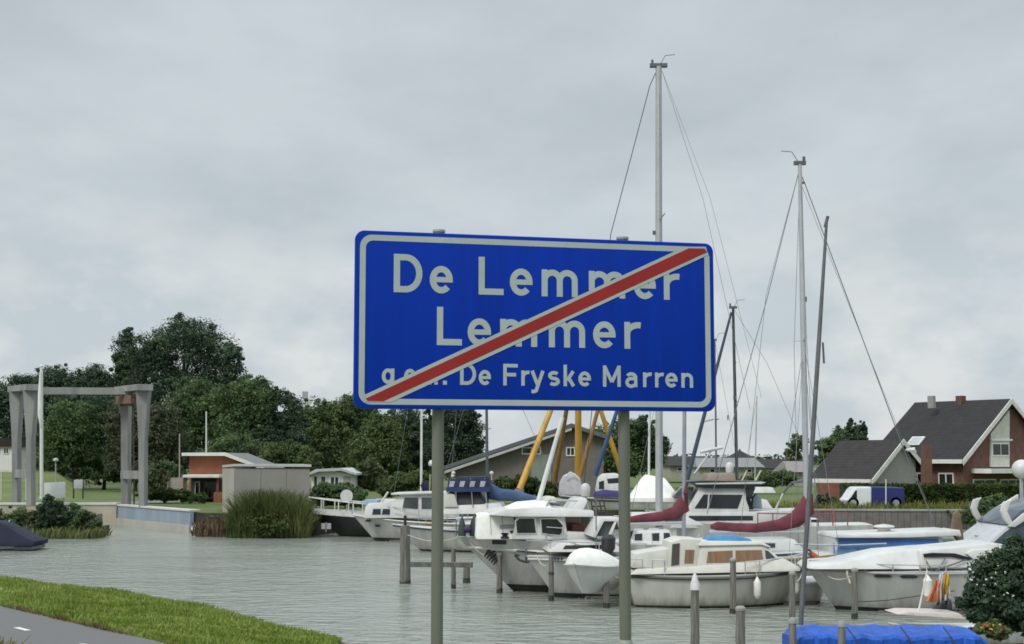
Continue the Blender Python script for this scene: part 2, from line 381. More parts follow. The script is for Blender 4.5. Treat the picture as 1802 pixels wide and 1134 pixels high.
# near bank: verge, cycle path, verge, road
E = [(-60, 62), (-24, 49)] + [tuple(G(x, y, .5)[:2]) for x, y in ((0, 1020), (120, 1040), (220, 1047), (350, 1072), (480, 1108), (600, 1134))] + [(0, 22), (4, 19.3), (8.0, 19.8), (8.6, 24.6), (13, 27), (40, 33)]
A = [(-60, 50), (-30, 40), (-16, 32.5), (-9.6, 26.5), (-7.9, 24.4), (-6.3, 22.4), (-4.7, 20.5), (-2.5, 18), (0.5, 15), (4, 12), (8, 10.5), (11, 10.5), (18, 10.5), (40, 12)]
B = [(-62, 48), (-31.5, 38), (-17.5, 30.8), (-11.3, 25), (-9.5, 22.9), (-7.9, 20.9), (-6.3, 19), (-4, 16.4), (-1, 13.4), (3, 10), (7.5, 8.3), (11, 8.2), (18, 8.2), (40, 9.8)]
def strip(name, rows, m, kind='structure', sub=1):
    mb = MB(); n = len(rows[0]); vs = [p for r in rows for p in r]
    mb.add(vs, [(k * n + i, k * n + i + 1, (k + 1) * n + i + 1, (k + 1) * n + i) for k in range(len(rows) - 1) for i in range(n - 1)])
    return struct(mb.build(name, m), kind)
Ez = [(x, y, .5) for x, y in E]; Az = [(x, y, 1.295) for x, y in A]; Bz = [(x, y, 1.295) for x, y in B]
verge = mat('verge_grass', (0.125, 0.20, 0.018), 0.95, scale=1.6, col2=(0.22, 0.29, 0.05), bump=.9, detail=10)
mid1 = [(.5 * (e[0] + a[0]), .5 * (e[1] + a[1]), 1.08) for e, a in zip(E, A)]
strip('grass_verge', [[(x, y, -1.4) for x, y in E], Ez, mid1, Az, Bz, [(x * 1.0, y - 2.2, 1.40) for x, y in B], [(x, -40, 1.5) for x, y in B]], verge)
asph = mat('asphalt', (0.105, 0.105, 0.105), 0.9, scale=60, col2=(0.15, 0.15, 0.148), bump=.5, detail=3)
strip('cycle_path', [[(x, y, 1.32) for x, y in A], [(x, y, 1.32) for x, y in B]], asph)
roadp = [(x, y) for x, y in B]
strip('road', [[(x * 1.0, 2.2 - .02 * x, 1.506) for x in range(-60, 61, 10)], [(x, -4.5 - .02 * x, 1.506) for x in range(-60, 61, 10)]], asph)
paint = mat('road_paint', (0.62, 0.62, 0.60), 0.7, var=0.15, scale=12)
dv = Vector((4.9, -6.0, 0)).normalized(); dn = Vector((dv.y, -dv.x, 0))
c0 = G(39, 1107, 1.325)
for k in range(-2, 3):
    c = c0 + dv * 2.6 * k
    mb = MB(); mb.add([c + dv * .26 + dn * .05, c + dv * .26 - dn * .05, c - dv * .26 - dn * .05, c - dv * .26 + dn * .05], [(0, 1, 2, 3)])
    struct(mb.build('path_marking', paint, smooth=False))
# timber edging along the near bank
edm = mat('timber_edging', (0.20, 0.195, 0.18), 0.9, var=0.35, scale=3, stretch=(1, 1, 5), bump=.5)
mb = MB()
for i in range(len(E) - 1):
    a, c = Vector((*E[i], 0)), Vector((*E[i + 1], 0)); d = (c - a).normalized(); q = Vector((-d.y, d.x, 0)) * .09
    mb.slab([a + q * 1 + Vector((0, 0, z)) for z in (-1.3,)] + [a + q + Vector((0, 0, .56)), a - q + Vector((0, 0, .56)), a - q + Vector((0, 0, -1.3))],
            [c + q + Vector((0, 0, -1.3)), c + q + Vector((0, 0, .56)), c - q + Vector((0, 0, .56)), c - q + Vector((0, 0, -1.3))])
tag(mb.build('bank_edging', edm, smooth=False), 'grey timber edging board along the near grass bank and water', 'bank edging')
# grass blades along the visible verge
rng = np.random.default_rng(5)
def blades(name, polyA, polyB, zA, zB, n, h, m, kind='stuff', wd=.02, lean=.35):
    A_, B_ = np.array(polyA, float), np.array(polyB, float)
    seg = rng.integers(0, len(A_) - 1, n); u = rng.random(n)[:, None]; v = rng.random(n)[:, None]
    pa = A_[seg] * (1 - u) + A_[seg + 1] * u; pb = B_[seg] * (1 - u) + B_[seg + 1] * u
    xy = pa * (1 - v) + pb * v
    zz = (np.asarray(zA) * (1 - v) + np.asarray(zB) * v)
    p = np.concatenate([xy, zz], 1)
    ang = rng.uniform(0, 2 * np.pi, n); side = np.stack([np.cos(ang), np.sin(ang), np.zeros(n)], 1) * wd
    hh = h * rng.uniform(.4, 1.3, n)[:, None] * (1 + .75 * np.sin(xy[:, :1] * 2.3 + 1.3 * np.sin(xy[:, 1:] * 1.7)) * np.sin(xy[:, 1:] * 2.9 + xy[:, :1] * .7)) 
    tip = np.concatenate([rng.normal(0, lean, (n, 2)), np.ones((n, 1))], 1) * hh
    v4 = np.stack([p - side, p + side, p + tip * .97 + side * .25, p + tip - side * .25], 1).reshape(-1, 3)
    o = quad_mesh(name, v4, m); o['kind'] = kind; return o
gl = leafmat('grass_blades', (0.11, 0.175, 0.018), (0.25, 0.30, 0.075), 1.2, .2)
blades('grass', [e for e in E[2:8]], [(m_[0], m_[1]) for m_ in mid1[2:8]], .55, 1.08, 30000, .07, gl)
blades('grass', [(m_[0], m_[1]) for m_ in mid1[2:8]], A[2:8], 1.08, 1.3, 30000, .06, gl)
dg = leafmat('dry_grass', (0.13, 0.10, 0.04), (0.22, 0.19, 0.07), 1.2, .2)
blades('dry_grass', [(x - .25, y + .25) for x, y in A[2:8]], A[2:8], 1.27, 1.3, 2600, .06, dg)
wl_ = leafmat('weed_leaves', (0.05, 0.085, 0.02), (0.14, 0.17, 0.05), 1.5, .2)
blades('weeds', [(x - .1, y + .1) for x, y in E[2:8]], [(x - .5, y - .4) for x, y in E[2:8]], .55, .62, 1200, .09, wl_, wd=.012, lean=.5)
blades('dry_grass', B[3:7], [(x - 1.2, y - 1.5) for x, y in B[3:7]], 1.3, 1.34, 9000, .22, dg)

# green dyke slope and the lock road on the far bank
dyke = mat('dyke_grass', (0.070, 0.110, 0.018), 0.95, scale=.35, col2=(0.15, 0.165, 0.05), bump=.5, detail=8)
rows = []
for Yq, z in ((96, LZ + .004), (104, 1.35), (112, 2.0), (122, 2.7), (135, 2.9), (150, LZ - .2)):
    rows.append([(x * (Yq / 110), Yq, z if i not in (0, 8) else LZ - .1) for i, x in enumerate((-62, -56, -50, -46, -43, -40, -38, -35.5, -33))])
strip('grass_dyke', rows, dyke)
dgl = leafmat('meadow_blades', (0.060, 0.090, 0.012), (0.20, 0.21, 0.05), .35, .2)
blades('meadow_tufts', [(14, 82.3), (27.3, 81.6)], [(14, 84.8), (29, 84.6)], LZ, LZ, 5000, .26, dgl, wd=.04)
lane = mat('lane_asphalt', (0.19, 0.19, 0.185), 0.9, var=.12, scale=2)
mb = MB(); z = LZ + .02
pl = [(-30, 86.6), (-31, 90), (-27, 95.0), (-23.2, 99), (-21, 102.5), (-14, 103), (-14, 100.4), (-20, 99.6), (-23.6, 93), (-24.2, 86.6)]
mb.add([(x, y, z) for x, y in pl], [tuple(range(len(pl)))]); struct(mb.build('lock_road', lane, smooth=False))

# ---- quay of the lock entrance
qm = mat('painted_quay_steel', (0.24, 0.29, 0.35), 0.6, var=.12, scale=1.2, stretch=(1, 1, .3))
q = thing('quay_wall', 'low quay of the lock mouth with blue grey band over pale concrete', 'quay wall', (0, 0, 0))
a, c = Vector((-23.8, 86.1, 0)), Vector((-17.2, 76.8, 0)); d = (c - a).normalized(); nn = Vector((d.y, -d.x, 0)); nn = nn if nn.y < 0 else -nn
def wallseg(a, c, z0, z1, o0, o1):
    return MB().slab([a + nn * o0 + Vector((0, 0, z0)), a + nn * o0 + Vector((0, 0, z1)), a + nn * o1 + Vector((0, 0, z1)), a + nn * o1 + Vector((0, 0, z0))],
                     [c + nn * o0 + Vector((0, 0, z0)), c + nn * o0 + Vector((0, 0, z1)), c + nn * o1 + Vector((0, 0, z1)), c + nn * o1 + Vector((0, 0, z0))])
wallseg(a, c, .46, 1.16, .02, .24).build('steel_band', qm, q, smooth=False, bevel=.01)
wallseg(a, c, -1, .455, .02, .30).build('concrete_foot', concrete, q, smooth=False, bevel=.02)
wallseg(a, c, 1.165, 1.27, -.35, .30).build('coping', cream, q, smooth=False, bevel=.02)
q2 = thing('quay_wall', 'beige concrete wall inside the lock entrance behind the reeds', 'quay wall', (0, 0, 0))
a, c = Vector((-46, 86.0, 0)), Vector((-23.9, 86.0, 0)); nn = Vector((0, -1, 0))
sandc = mat('sandy_concrete', (0.40, 0.365, 0.28), 0.9, var=.14, scale=.8, detail=8)
wallseg(a, c, -1, 1.22, -.1, .3).build('wall', sandc, q2, smooth=False, bevel=.02)
wallseg(a, c, 1.225, 1.36, -.4, .36).build('coping', cream, q2, smooth=False, bevel=.02)
# buoys
buoyw = mat('buoy_white', (0.68, 0.68, 0.66), 0.45, var=.08)
for px, py, Y, lab in ((343, 931, 76.2, 'white ball buoy floating at the end of the lock quay'), (0 + 16, 925, 63.5, 'white ball fender above the navy boat cover at far left')):
    c = P(px, py, Y); r = 6.5 * Y / F
    mb = MB(); mb.ball((0, 0, 0), r); mb.lathe((0, 0, r * .9), [(r * .2, 0), (r * .2, r * .35), (r * .1, r * .45)])
    o = mb.build('buoy', buoyw); o.location = c; tag(o, lab, 'buoy')
# right-hand quay wall below the lawn, with pale slipway
q3 = thing('quay_wall', 'grey brown retaining wall under the lawn by the van', 'quay wall', (0, 0, 0))
a, c = Vector((16, 81.8, 0)), Vector((27.4, 81.0, 0)); nn = Vector((0, -1, 0))
tim = linemat('timber_sheet', (0.135, 0.125, 0.115), 0, .35, .6, .9, .12, .25)
wallseg(a, c, -1, 1.02, 0, .2).build('boards', tim, q3, smooth=False)
wallseg(a, c, 1.025, 1.14, -.1, .26).build('capping_beam', concd, q3, smooth=False, bevel=.01)
mb = MB(); mb.box((39, 61.2, .6), (16, 6.5, 1.04)); tag(mb.build('slipway', concd, smooth=False, bevel=.03), 'pale grey concrete slipway edge beside the big yacht at right', 'slipway')

# ================================================================ THE SIGN
SA, SB = Vector((-0.713, 6.326, 0)), Vector((0.969, 6.735, 0)); sd = (SB - SA).normalized(); sn = Vector((sd.y, -sd.x, 0))
SZ0 = CAMZ + 0.225; SW = (SB - SA).length; SHT = 0.81
sign = thing('place_name_sign', 'large blue town limit sign with a red diagonal bar on two grey posts', 'road sign', (SA.x, SA.y, 1.4), math.atan2(sd.y, sd.x))
OZ = SZ0 - 1.4                                          # panel bottom in the sign's own frame: x right, -y to the viewer, z up
def S(px, py):
    d = ray(px, py); o = Vector((0, 0, CAMZ)); k = (SA - o).dot(sn) / d.dot(sn); p = o + d * k
    return ((p - SA).dot(sd), p.z - SZ0)
blue = mat('sign_blue', (0.0005, 0.0285, 0.335), 0.5, var=.10, scale=2.2, spec=.12, stretch=(7, 1, .5), detail=9)
film = mat('sign_white_film', (0.375, 0.42, 0.435), 0.5, var=.06, scale=6, spec=.3)
redf = mat('sign_red_film', (0.285, 0.018, 0.018), 0.5, var=.10, scale=4, spec=.3)
def rrect(x0, z0, x1, z1, r, n=8):
    pts = []
    for cx, cz, a0 in ((x1 - r, z1 - r, 0), (x0 + r, z1 - r, 90), (x0 + r, z0 + r, 180), (x1 - r, z0 + r, 270)):
        for k in range(n + 1):
            t_ = R(a0 + 90 * k / n); pts.append((cx + r * math.cos(t_), cz + r * math.sin(t_)))
    return pts
o_ = rrect(0, 0, SW, SHT, .042)
mb = MB(); mb.slab([(x, -.012, z + OZ) for x, z in o_], [(x, .018, z + OZ) for x, z in o_]); mb.build('panel', blue, sign, bevel=.004)
ro, ri = rrect(.021, .019, SW - .021, SHT - .019, .055), rrect(.0475, .0455, SW - .0475, SHT - .0455, .034)
mb = MB(); m_ = len(ro)
mb.add([(x, -.0130, z + OZ) for x, z in ro] + [(x, -.0130, z + OZ) for x, z in ri], [(i, (i + 1) % m_, m_ + (i + 1) % m_, m_ + i) for i in range(m_)])
mb.build('white_border', film, sign, smooth=False)

class Pen:
    """monoline letters: each stroke a flat ribbon of film"""
    def __init__(s): s.mb = MB(); s.k = 0
    def stroke(s, pts, tk):
        pts = [Vector((p[0], p[1])) for p in pts]; L_, R_ = [], []
        for i, p in enumerate(pts):
            d0 = (p - pts[i - 1]).normalized() if i else None
            d1 = (pts[i + 1] - p).normalized() if i < len(pts) - 1 else None
            d = (d0 + d1).normalized() if d0 and d1 else (d0 or d1)
            nrm = Vector((-d.y, d.x)); h = tk / 2
            if d0 and d1: h /= max(.5, nrm.dot(Vector((-d0.y, d0.x))))
            L_.append(p + nrm * h); R_.append(p - nrm * h)
        y = -.0130 - .00012 * (s.k % 6); s.k += 1
        n = len(pts); s.mb.add([(q.x, y, q.y + OZ) for q in L_ + R_], [(i, i + 1, n + i + 1, n + i) for i in range(n - 1)])
    def arc(s, cx, cz, rx, rz, a0, a1, n=18):
        return [(cx + rx * math.cos(R(a0 + (a1 - a0) * k / n)), cz + rz * math.sin(R(a0 + (a1 - a0) * k / n))) for k in range(n + 1)]
    def glyph(s, ch, x0, x1, zb, xh, cap, t):
        h = t / 2; w_ = x1 - x0; xc = .5 * (x0 + x1); X, C = zb + xh, zb + cap; st = s.stroke
        if ch == 'D':
            st([(x0 + h, zb), (x0 + h, C)], t); rx = w_ * .58 - h
            st([(x0 + h, C - h), (x1 - h - rx, C - h)] + s.arc(x1 - h - rx, zb + cap / 2, rx, cap / 2 - h, 90, -90)[1:] + [(x0 + h, zb + h)], t)
        elif ch == 'L':
            st([(x0 + h, zb), (x0 + h, C)], t); st([(x0 + h, zb + h), (x1, zb + h)], t)
        elif ch == 'e':
            zc_ = zb + xh / 2; st([(x0 + h, zc_), (x1 - t * .4, zc_)], t * .85)
            st([(x1 - h, zc_ - t * .42)] + s.arc(xc, zc_, w_ / 2 - h, xh / 2 - h, 0, 318, 30), t)
        elif ch in 'mn':
            ns = 3 if ch == 'm' else 2; xs = [x0 + h + (w_ - t) * k / (ns - 1) for k in range(ns)]
            st([(xs[0], zb), (xs[0], X)], t)
            for a_, b_ in zip(xs[:-1], xs[1:]):
                rx = (b_ - a_) / 2; rz = min(rx, xh * .4)
                st(s.arc((a_ + b_) / 2, X - h - rz, rx, rz, 178, 0, 14) + [(b_, zb)], t)
        elif ch == 'r':
            st([(x0 + h, zb), (x0 + h, X)], t); st(s.arc(x1 - w_ * .12, X - h - xh * .33, w_ * .88 - h, xh * .33, 170, 78, 12), t)
        elif ch == 'g':
            st(s.arc(xc, zb + xh / 2, w_ / 2 - h, xh / 2 - h, 0, 360, 30), t)
            st([(x1 - h, X), (x1 - h, zb - xh * .12)] + s.arc(xc, zb - xh * .14, w_ / 2 - h, xh * .24, 0, -150, 14), t)
        elif ch == '.': st([(x0, zb + t * .55), (x1, zb + t * .55)], t * 1.1)
        elif ch == 'F':
            st([(x0 + h, zb), (x0 + h, C)], t); st([(x0 + h, C - h), (x1, C - h)], t); st([(x0 + h, zb + cap * .5), (x1 - w_ * .12, zb + cap * .5)], t)
        elif ch == 'y':
            st([(x0 + h, X), (xc, zb + h * .5)], t); st([(x1 - h, X), (xc - w_ * .10, zb - xh * .32), (xc - w_ * .26, zb - xh * .38), (x0 + w_ * .08, zb - xh * .36)], t)
        elif ch == 's':
            a_ = xh / 4; rx = w_ / 2 - h; p_ = s.arc(xc, X - a_ - h * .5, rx, a_ - h * .5, 35, 250, 14) + s.arc(xc, zb + a_ + h * .5, rx, a_ - h * .5, 70, -145, 14)
            st(p_, t)
        elif ch == 'k':
            st([(x0 + h, zb), (x0 + h, C)], t); st([(x0 + t, zb + xh * .38), (x1 - h, X)], t); st([(x0 + w_ * .42, zb + xh * .58), (x1 - h * .8, zb)], t)
        elif ch == 'M':
            st([(x0 + h, zb), (x0 + h, C)], t); st([(x1 - h, zb), (x1 - h, C)], t)
            st([(x0 + h, C - t * .3), (xc, zb + cap * .22)], t); st([(x1 - h, C - t * .3), (xc, zb + cap * .22)], t)
        elif ch == 'a':
            st(s.arc(x0 + w_ * .5, X - h - xh * .26, w_ / 2 - h, xh * .26, 150, 0, 14) + [(x1 - h, zb)], t)
            st([(x1 - h, zb + xh * .57), (x0 + w_ * .5, zb + xh * .57)] + s.arc(x0 + w_ * .5, zb + xh * .285 + h * .2, w_ / 2 - h, xh * .285 - h * .2, 90, 270, 14)[1:] + [(x1 - h, zb + h * 1.2)], t)
def textrow(name, glyphs, zb, xh, cap, t):
    pen = Pen()
    for ch, a_, b_ in glyphs:
        pen.glyph(ch, S(a_, 560)[0], S(b_, 560)[0], zb, xh, cap, t)
    pen.mb.build(name, film, sign, smooth=False)
row1 = [('D', 691.5, 742), ('e', 755, 795.5), ('L', 841, 885), ('e', 896, 936), ('m', 952, 1015.5), ('m', 1035, 1099), ('e', 1114, 1153), ('r', 1167, 1194)]
row2 = [('L', 768, 812), ('e', 822, 863), ('m', 879, 944), ('m', 964.5, 1028), ('e', 1042, 1081.5), ('r', 1097, 1125)]
row3 = [('g', 672, 694), ('e', 711, 732), ('m', 742, 770), ('.', 779, 786), ('D', 809, 837), ('e', 841.5, 863), ('F', 884.5, 910), ('r', 916, 930), ('y', 932, 957), ('s', 963, 983.5), ('k', 990, 1010),
        ('e', 1016, 1038), ('M', 1059, 1090), ('a', 1098, 1119), ('r', 1129, 1144), ('r', 1150, 1165), ('e', 1168, 1189.5), ('n', 1196, 1216.5)]
textrow('lettering', row1, S(820, 518.5)[1], .127, .176, .029)
textrow('lettering', row2, S(800, 608.5)[1], .127, .176, .029)
textrow('lettering', row3, S(900, 679)[1], .070, .100, .0165)
def film_poly(name, pts, y, m):
    mb = MB(); mb.add([(*(lambda q: (q[0], y, q[1] + OZ))(S(*p)),) for p in pts], [tuple(range(len(pts)))]); return mb.build(name, m, sign, smooth=False)
bar = film_poly('diagonal_bar', [(642.5, 702), (1210, 438), (1238, 438.5), (1242.5, 445), (674, 706.8), (646, 706.3)], -.0152, redf)
film_poly('bar_edging', [(639.5, 696), (1203, 435.2), (1240, 435.2), (1244.5, 449.5), (688, 708), (641, 708)], -.0146, film)
for px in (775, 1103):
    u = S(px, 640)[0]
    mb = MB(); mb.tube((u, .052, -.6), (u, .052, OZ + SHT + .014), .0275, n=20)
    pst = mb.build('post', mat('post_grey', (0.132, 0.134, 0.120), 0.6, var=.16, scale=7, stretch=(1, 1, .2)), sign)
    mb = MB(); mb.lathe((u, .052, OZ + SHT + .014), [(.030, 0), (.030, .010), (.02, .014)], 16); mb.build('post_cap', galv, pst)
    for zz in (.12, SHT - .12):
        mb = MB(); mb.box((u, .052, OZ + zz), (.09, .070, .035)); mb.build('clamp', galv, pst, bevel=.004)
    if px > 1000:
        mb = MB(); mb.lathe((u, .052, 0), [(.034, -.6), (.034, 3.135 - 1.4), (.0305, 3.16 - 1.4)], 20); mb.build('sleeve', galv, pst)
for zz in (.16, SHT - .16):
    mb = MB(); mb.box((SW / 2, .020, OZ + zz), (SW * .92, .004, .03)); mb.build('back_rail', galv, sign)
# ================================================================ TREES AND PLANTS
LM = {
 'dark': leafmat('leaf_dark', (0.024, 0.048, 0.028), (0.074, 0.118, 0.064), .35),
 'mid': leafmat('leaf_mid', (0.042, 0.082, 0.030), (0.120, 0.180, 0.072), .4),
 'olive': leafmat('leaf_olive', (0.050, 0.082, 0.026), (0.132, 0.175, 0.066), .4),
 'brown': leafmat('leaf_brownish', (0.048, 0.064, 0.034), (0.112, 0.130, 0.070), .5),
 'conifer': leafmat('leaf_conifer', (0.018, 0.036, 0.022), (0.052, 0.080, 0.044), .5),
 'pale': leafmat('leaf_pale', (0.055, 0.080, 0.028), (0.150, 0.175, 0.075), .6),
 'hedge': leafmat('leaf_hedge', (0.022, 0.045, 0.010), (0.075, 0.105, 0.025), .9),
 'rust': leafmat('leaf_rust', (0.075, 0.040, 0.022), (0.150, 0.085, 0.045), .8),
 'reed': leafmat('reed_green', (0.035, 0.060, 0.014), (0.130, 0.150, 0.050), .5),
 'reedb': leafmat('reed_brown', (0.060, 0.042, 0.024), (0.150, 0.105, 0.060), .5),
}
TREES = 'trees behind the harbour'
_seed = [100]
def tree(name, label, cat, lobes_px, base_py, Y, tint, group=TREES, k=90, per=80, leaf=None, trunk=True, cr=.42, depth=.85, base_z=None, tw=1.0):
    """lobes_px: (px, py, half width px, half height px) ellipses of the crown as seen, given real depth at Y"""
    _seed[0] += 1; rng = np.random.default_rng(_seed[0])
    px0 = sum(l[0] for l in lobes_px) / len(lobes_px)
    bz = LZ if base_z is None else base_z
    base = Vector((P(px0, base_py, Y).x, Y, bz)); s = Y / F; lobes = []
    for l in lobes_px:
        c = P(l[0], l[1], Y) - base; dy = l[4] if len(l) > 4 else rng.uniform(-.3, .3) * l[2] * s
        lobes.append((c.x, dy, c.z, l[2] * s, l[2] * s * depth, l[3] * s))
    r = thing(name, label, cat, base, 0, group)
    lf = leaf or max(.14, 3.4 * s)
    k = int(k * 2.2); per = int(per * 1.45)
    v = leaf_cloud(clumps_of(lobes, k, rng, cr), per, lf, rng)
    v = v[np.repeat(v.reshape(-1, 4, 3)[:, :, 2].min(1) > -.2, 4)]
    quad_mesh('crown' if trunk else 'foliage', v, LM[tint], r)
    if trunk:
        H = max(l[2] for l in lobes); w0 = (.035 * H ** .9 + .03) * tw; mb = MB()
        mb.sweep([(0, 0, -.3), (.02 * H, 0, H * .35), (0, .01 * H, H * .75), (.01 * H, 0, H)], [w0, w0 * .75, w0 * .45, w0 * .12], 8)
        for l in lobes:
            for q in range(3):
                e = Vector(l[:3]) + Vector(rng.normal(size=3)) * min(l[3], l[5]) * .4
                z0 = max(.25 * H, e.z * .55); mb.sweep([(0.01 * H, 0, z0), (e.x * .5, e.y * .5, z0 + (e.z - z0) * .6), tuple(e)], [w0 * .4, w0 * .25, w0 * .07], 5)
        mb.build('trunk', bark, r)
    return r
T = tree
T('tree', 'biggest broad round crowned tree, highest above the lock gantry', 'tree', [(318, 625, 72, 64), (265, 660, 45, 58), (372, 650, 48, 58), (325, 590, 52, 30), (310, 720, 78, 60)], 850, 150, 'dark', k=210, per=80)
T('tree', 'dark narrow tree at the left shoulder of the biggest round tree', 'tree', [(224, 625, 22, 42), (236, 680, 30, 50), (215, 650, 14, 30)], 850, 152, 'dark', k=80)
T('tree', 'dark ragged tree with gaps at the right shoulder of the biggest round tree', 'tree', [(408, 632, 20, 30), (412, 668, 26, 26), (400, 720, 32, 40)], 850, 148, 'dark', k=60, per=55)
T('tree', 'dark tree behind the left end of the lock gantry', 'tree', [(20, 720, 42, 48), (45, 690, 40, 36), (-30, 730, 50, 60), (20, 790, 60, 50)], 855, 165, 'dark', k=130)
T('tree', 'leftmost dark tree of the wood, cut by the left edge of the view', 'tree', [(-110, 715, 55, 60), (-75, 760, 50, 60), (-130, 790, 60, 50)], 855, 162, 'dark', k=110)
T('tree', 'dark green tree of the wood outside the left edge of the view', 'tree', [(-210, 725, 60, 60), (-180, 780, 60, 55), (-250, 790, 60, 50)], 855, 160, 'dark', k=110)
T('tree', 'dark tree behind the white flagpole', 'tree', [(90, 690, 36, 42), (120, 680, 36, 34), (100, 740, 55, 60)], 855, 162, 'dark', k=120)
T('tree', 'dark tree above the middle of the gantry beam', 'tree', [(165, 682, 38, 36), (195, 688, 30, 34), (150, 720, 45, 50)], 855, 160, 'dark', k=120)
T('tree', 'mid green tree filling the gantry opening on the left', 'tree', [(130, 765, 50, 55), (105, 800, 40, 45), (150, 810, 40, 35)], 862, 132, 'mid', k=130)
T('tree', 'dark green tree filling the middle of the gantry opening', 'tree', [(175, 755, 42, 60), (190, 805, 36, 42)], 862, 134, 'dark', k=110)
T('tree', 'brownish tree between the two right gantry posts', 'tree', [(232, 750, 40, 52), (225, 800, 36, 40), (255, 790, 30, 45)], 862, 128, 'brown', k=110)
T('tree', 'brownish green tree just right of the gantry', 'tree', [(285, 765, 36, 48), (300, 805, 36, 34)], 862, 126, 'brown', k=100)
T('tree', 'green tree below the biggest crown, above the brick office', 'tree', [(350, 715, 48, 44), (330, 760, 50, 50), (385, 740, 44, 48)], 862, 132, 'mid', k=150)
T('tree', 'bright mid green tree sloping down to the right over the brick office', 'tree', [(420, 715, 46, 46), (455, 705, 40, 36), (420, 770, 60, 50)], 862, 130, 'mid', k=150)
T('tree', 'dark green tree at the right end of the sloping tree line', 'tree', [(495, 728, 34, 40), (470, 770, 44, 46), (508, 775, 30, 46)], 862, 130, 'dark', k=130)
T('bush', 'big mid green bush directly behind the brick office roof', 'bush', [(420, 800, 42, 32), (385, 815, 40, 30), (455, 810, 40, 28)], 862, 112, 'mid', k=110, trunk=False)
T('bush', 'light olive bush above the grey garage block', 'bush', [(500, 805, 38, 26), (535, 812, 30, 22), (470, 822, 30, 18)], 862, 108, 'olive', k=80, trunk=False)
T('tree', 'olive green tree in the dip left of the sign', 'tree', [(560, 742, 36, 38), (590, 735, 30, 32), (575, 790, 48, 46)], 862, 136, 'olive', k=130)
T('tree', 'dark rounded tree partly behind the sign lower left corner', 'tree', [(628, 730, 32, 36), (640, 715, 24, 26), (625, 780, 40, 50)], 862, 138, 'mid', k=120)
T('tree', 'olive tree below the sign left corner', 'tree', [(672, 765, 34, 40), (650, 805, 40, 36), (690, 800, 36, 40)], 865, 128, 'olive', k=120)
T('tree', 'dark tree seen between white mast and left sign post', 'tree', [(715, 760, 30, 44), (725, 800, 36, 40)], 865, 130, 'dark', k=100)
for px, tp, hw, lab in ((692, 722, 15, 'dark conifer tip left of the white mast below the sign'), (722, 718, 17, 'dark conifer just left of the white mast'), (752, 716, 18, 'dark conifer between white mast and left sign post')):
    T('conifer', lab, 'tree', [(px, tp + 18, hw * .45, 20), (px, tp + 48, hw * .8, 28), (px, tp + 85, hw * 1.15, 36)], 865, 140, 'conifer', k=60, per=60)
T('tree', 'large dark tree right of the left sign post', 'tree', [(800, 752, 36, 42), (825, 765, 26, 36), (800, 800, 48, 36)], 865, 124, 'conifer', k=150)
T('bush', 'grey green willow bush behind the dark hulled boat', 'bush', [(650, 835, 22, 24), (632, 845, 18, 18), (668, 848, 20, 18)], 880, 92, 'pale', k=60, trunk=False)
T('bush', 'light green bush right of the willow bush', 'bush', [(712, 850, 26, 16), (735, 845, 22, 16), (690, 860, 22, 14)], 885, 90, 'olive', k=60, trunk=False)
T('bush', 'low green bush in front of the white cabin', 'bush', [(570, 872, 24, 18), (598, 868, 24, 16), (622, 875, 20, 16)], 892, 84, 'mid', k=70, trunk=False)
T('bush', 'clipped round grey green bush beside the right gantry post', 'bush', [(276, 845, 17, 22)], 872, 92, 'pale', k=45, per=90, trunk=False, cr=.4)
T('tree', 'dark green tree behind the crane and right sign post', 'tree', [(1065, 785, 34, 36), (1100, 775, 34, 34), (1130, 770, 28, 34), (1090, 810, 60, 24)], 858, 140, 'mid', k=150)
T('tree', 'tall narrow tree tip right of the right sign post', 'tree', [(1130, 755, 13, 24), (1150, 790, 24, 30)], 858, 138, 'dark', k=60)
T('tree', 'small thin tree left of the light ketch mast on the horizon', 'tree', [(1400, 785, 14, 18), (1412, 778, 10, 12), (1395, 800, 14, 10)], 842, 190, 'pale', k=30, per=45)
T('tree', 'green tree left of the brick house', 'tree', [(1490, 775, 24, 22), (1460, 790, 22, 20), (1510, 765, 12, 18), (1485, 800, 40, 22)], 860, 125, 'mid', k=110)
T('tree', 'dark pointed tree tips just above the garage roof', 'tree', [(1499, 752, 7, 14), (1518, 758, 7, 14), (1505, 775, 22, 16)], 860, 122, 'dark', k=40)
T('bush', 'dark green shrub at the right end of the hedge above the slipway', 'bush', [(1735, 905, 32, 26), (1715, 918, 22, 16), (1765, 900, 30, 26), (1790, 915, 26, 22), (1740, 922, 40, 14)], 935, 66, 'mid', k=110, trunk=False)
T('bush', 'light green shrub at the corner of the lawn', 'bush', [(1680, 912, 20, 11), (1700, 918, 14, 14), (1660, 915, 10, 6)], 930, 80.5, 'pale', k=40, trunk=False)
T('bush', 'brown green shrubs left of the white van', 'bush', [(1450, 885, 12, 14), (1470, 890, 14, 12)], 903, 84, 'brown', k=40, trunk=False)
T('bush', 'green bush in the yard behind the yellowish poles', 'bush', [(1345, 845, 26, 12), (1380, 842, 22, 12), (1320, 848, 18, 9)], 858, 118, 'mid', k=60, trunk=False)
T('bush', 'grassy green bush behind the blue boom in the yard', 'bush', [(890, 855, 24, 14), (925, 855, 26, 16), (960, 862, 26, 14), (985, 870, 22, 14)], 885, 92, 'hedge', k=70, trunk=False)
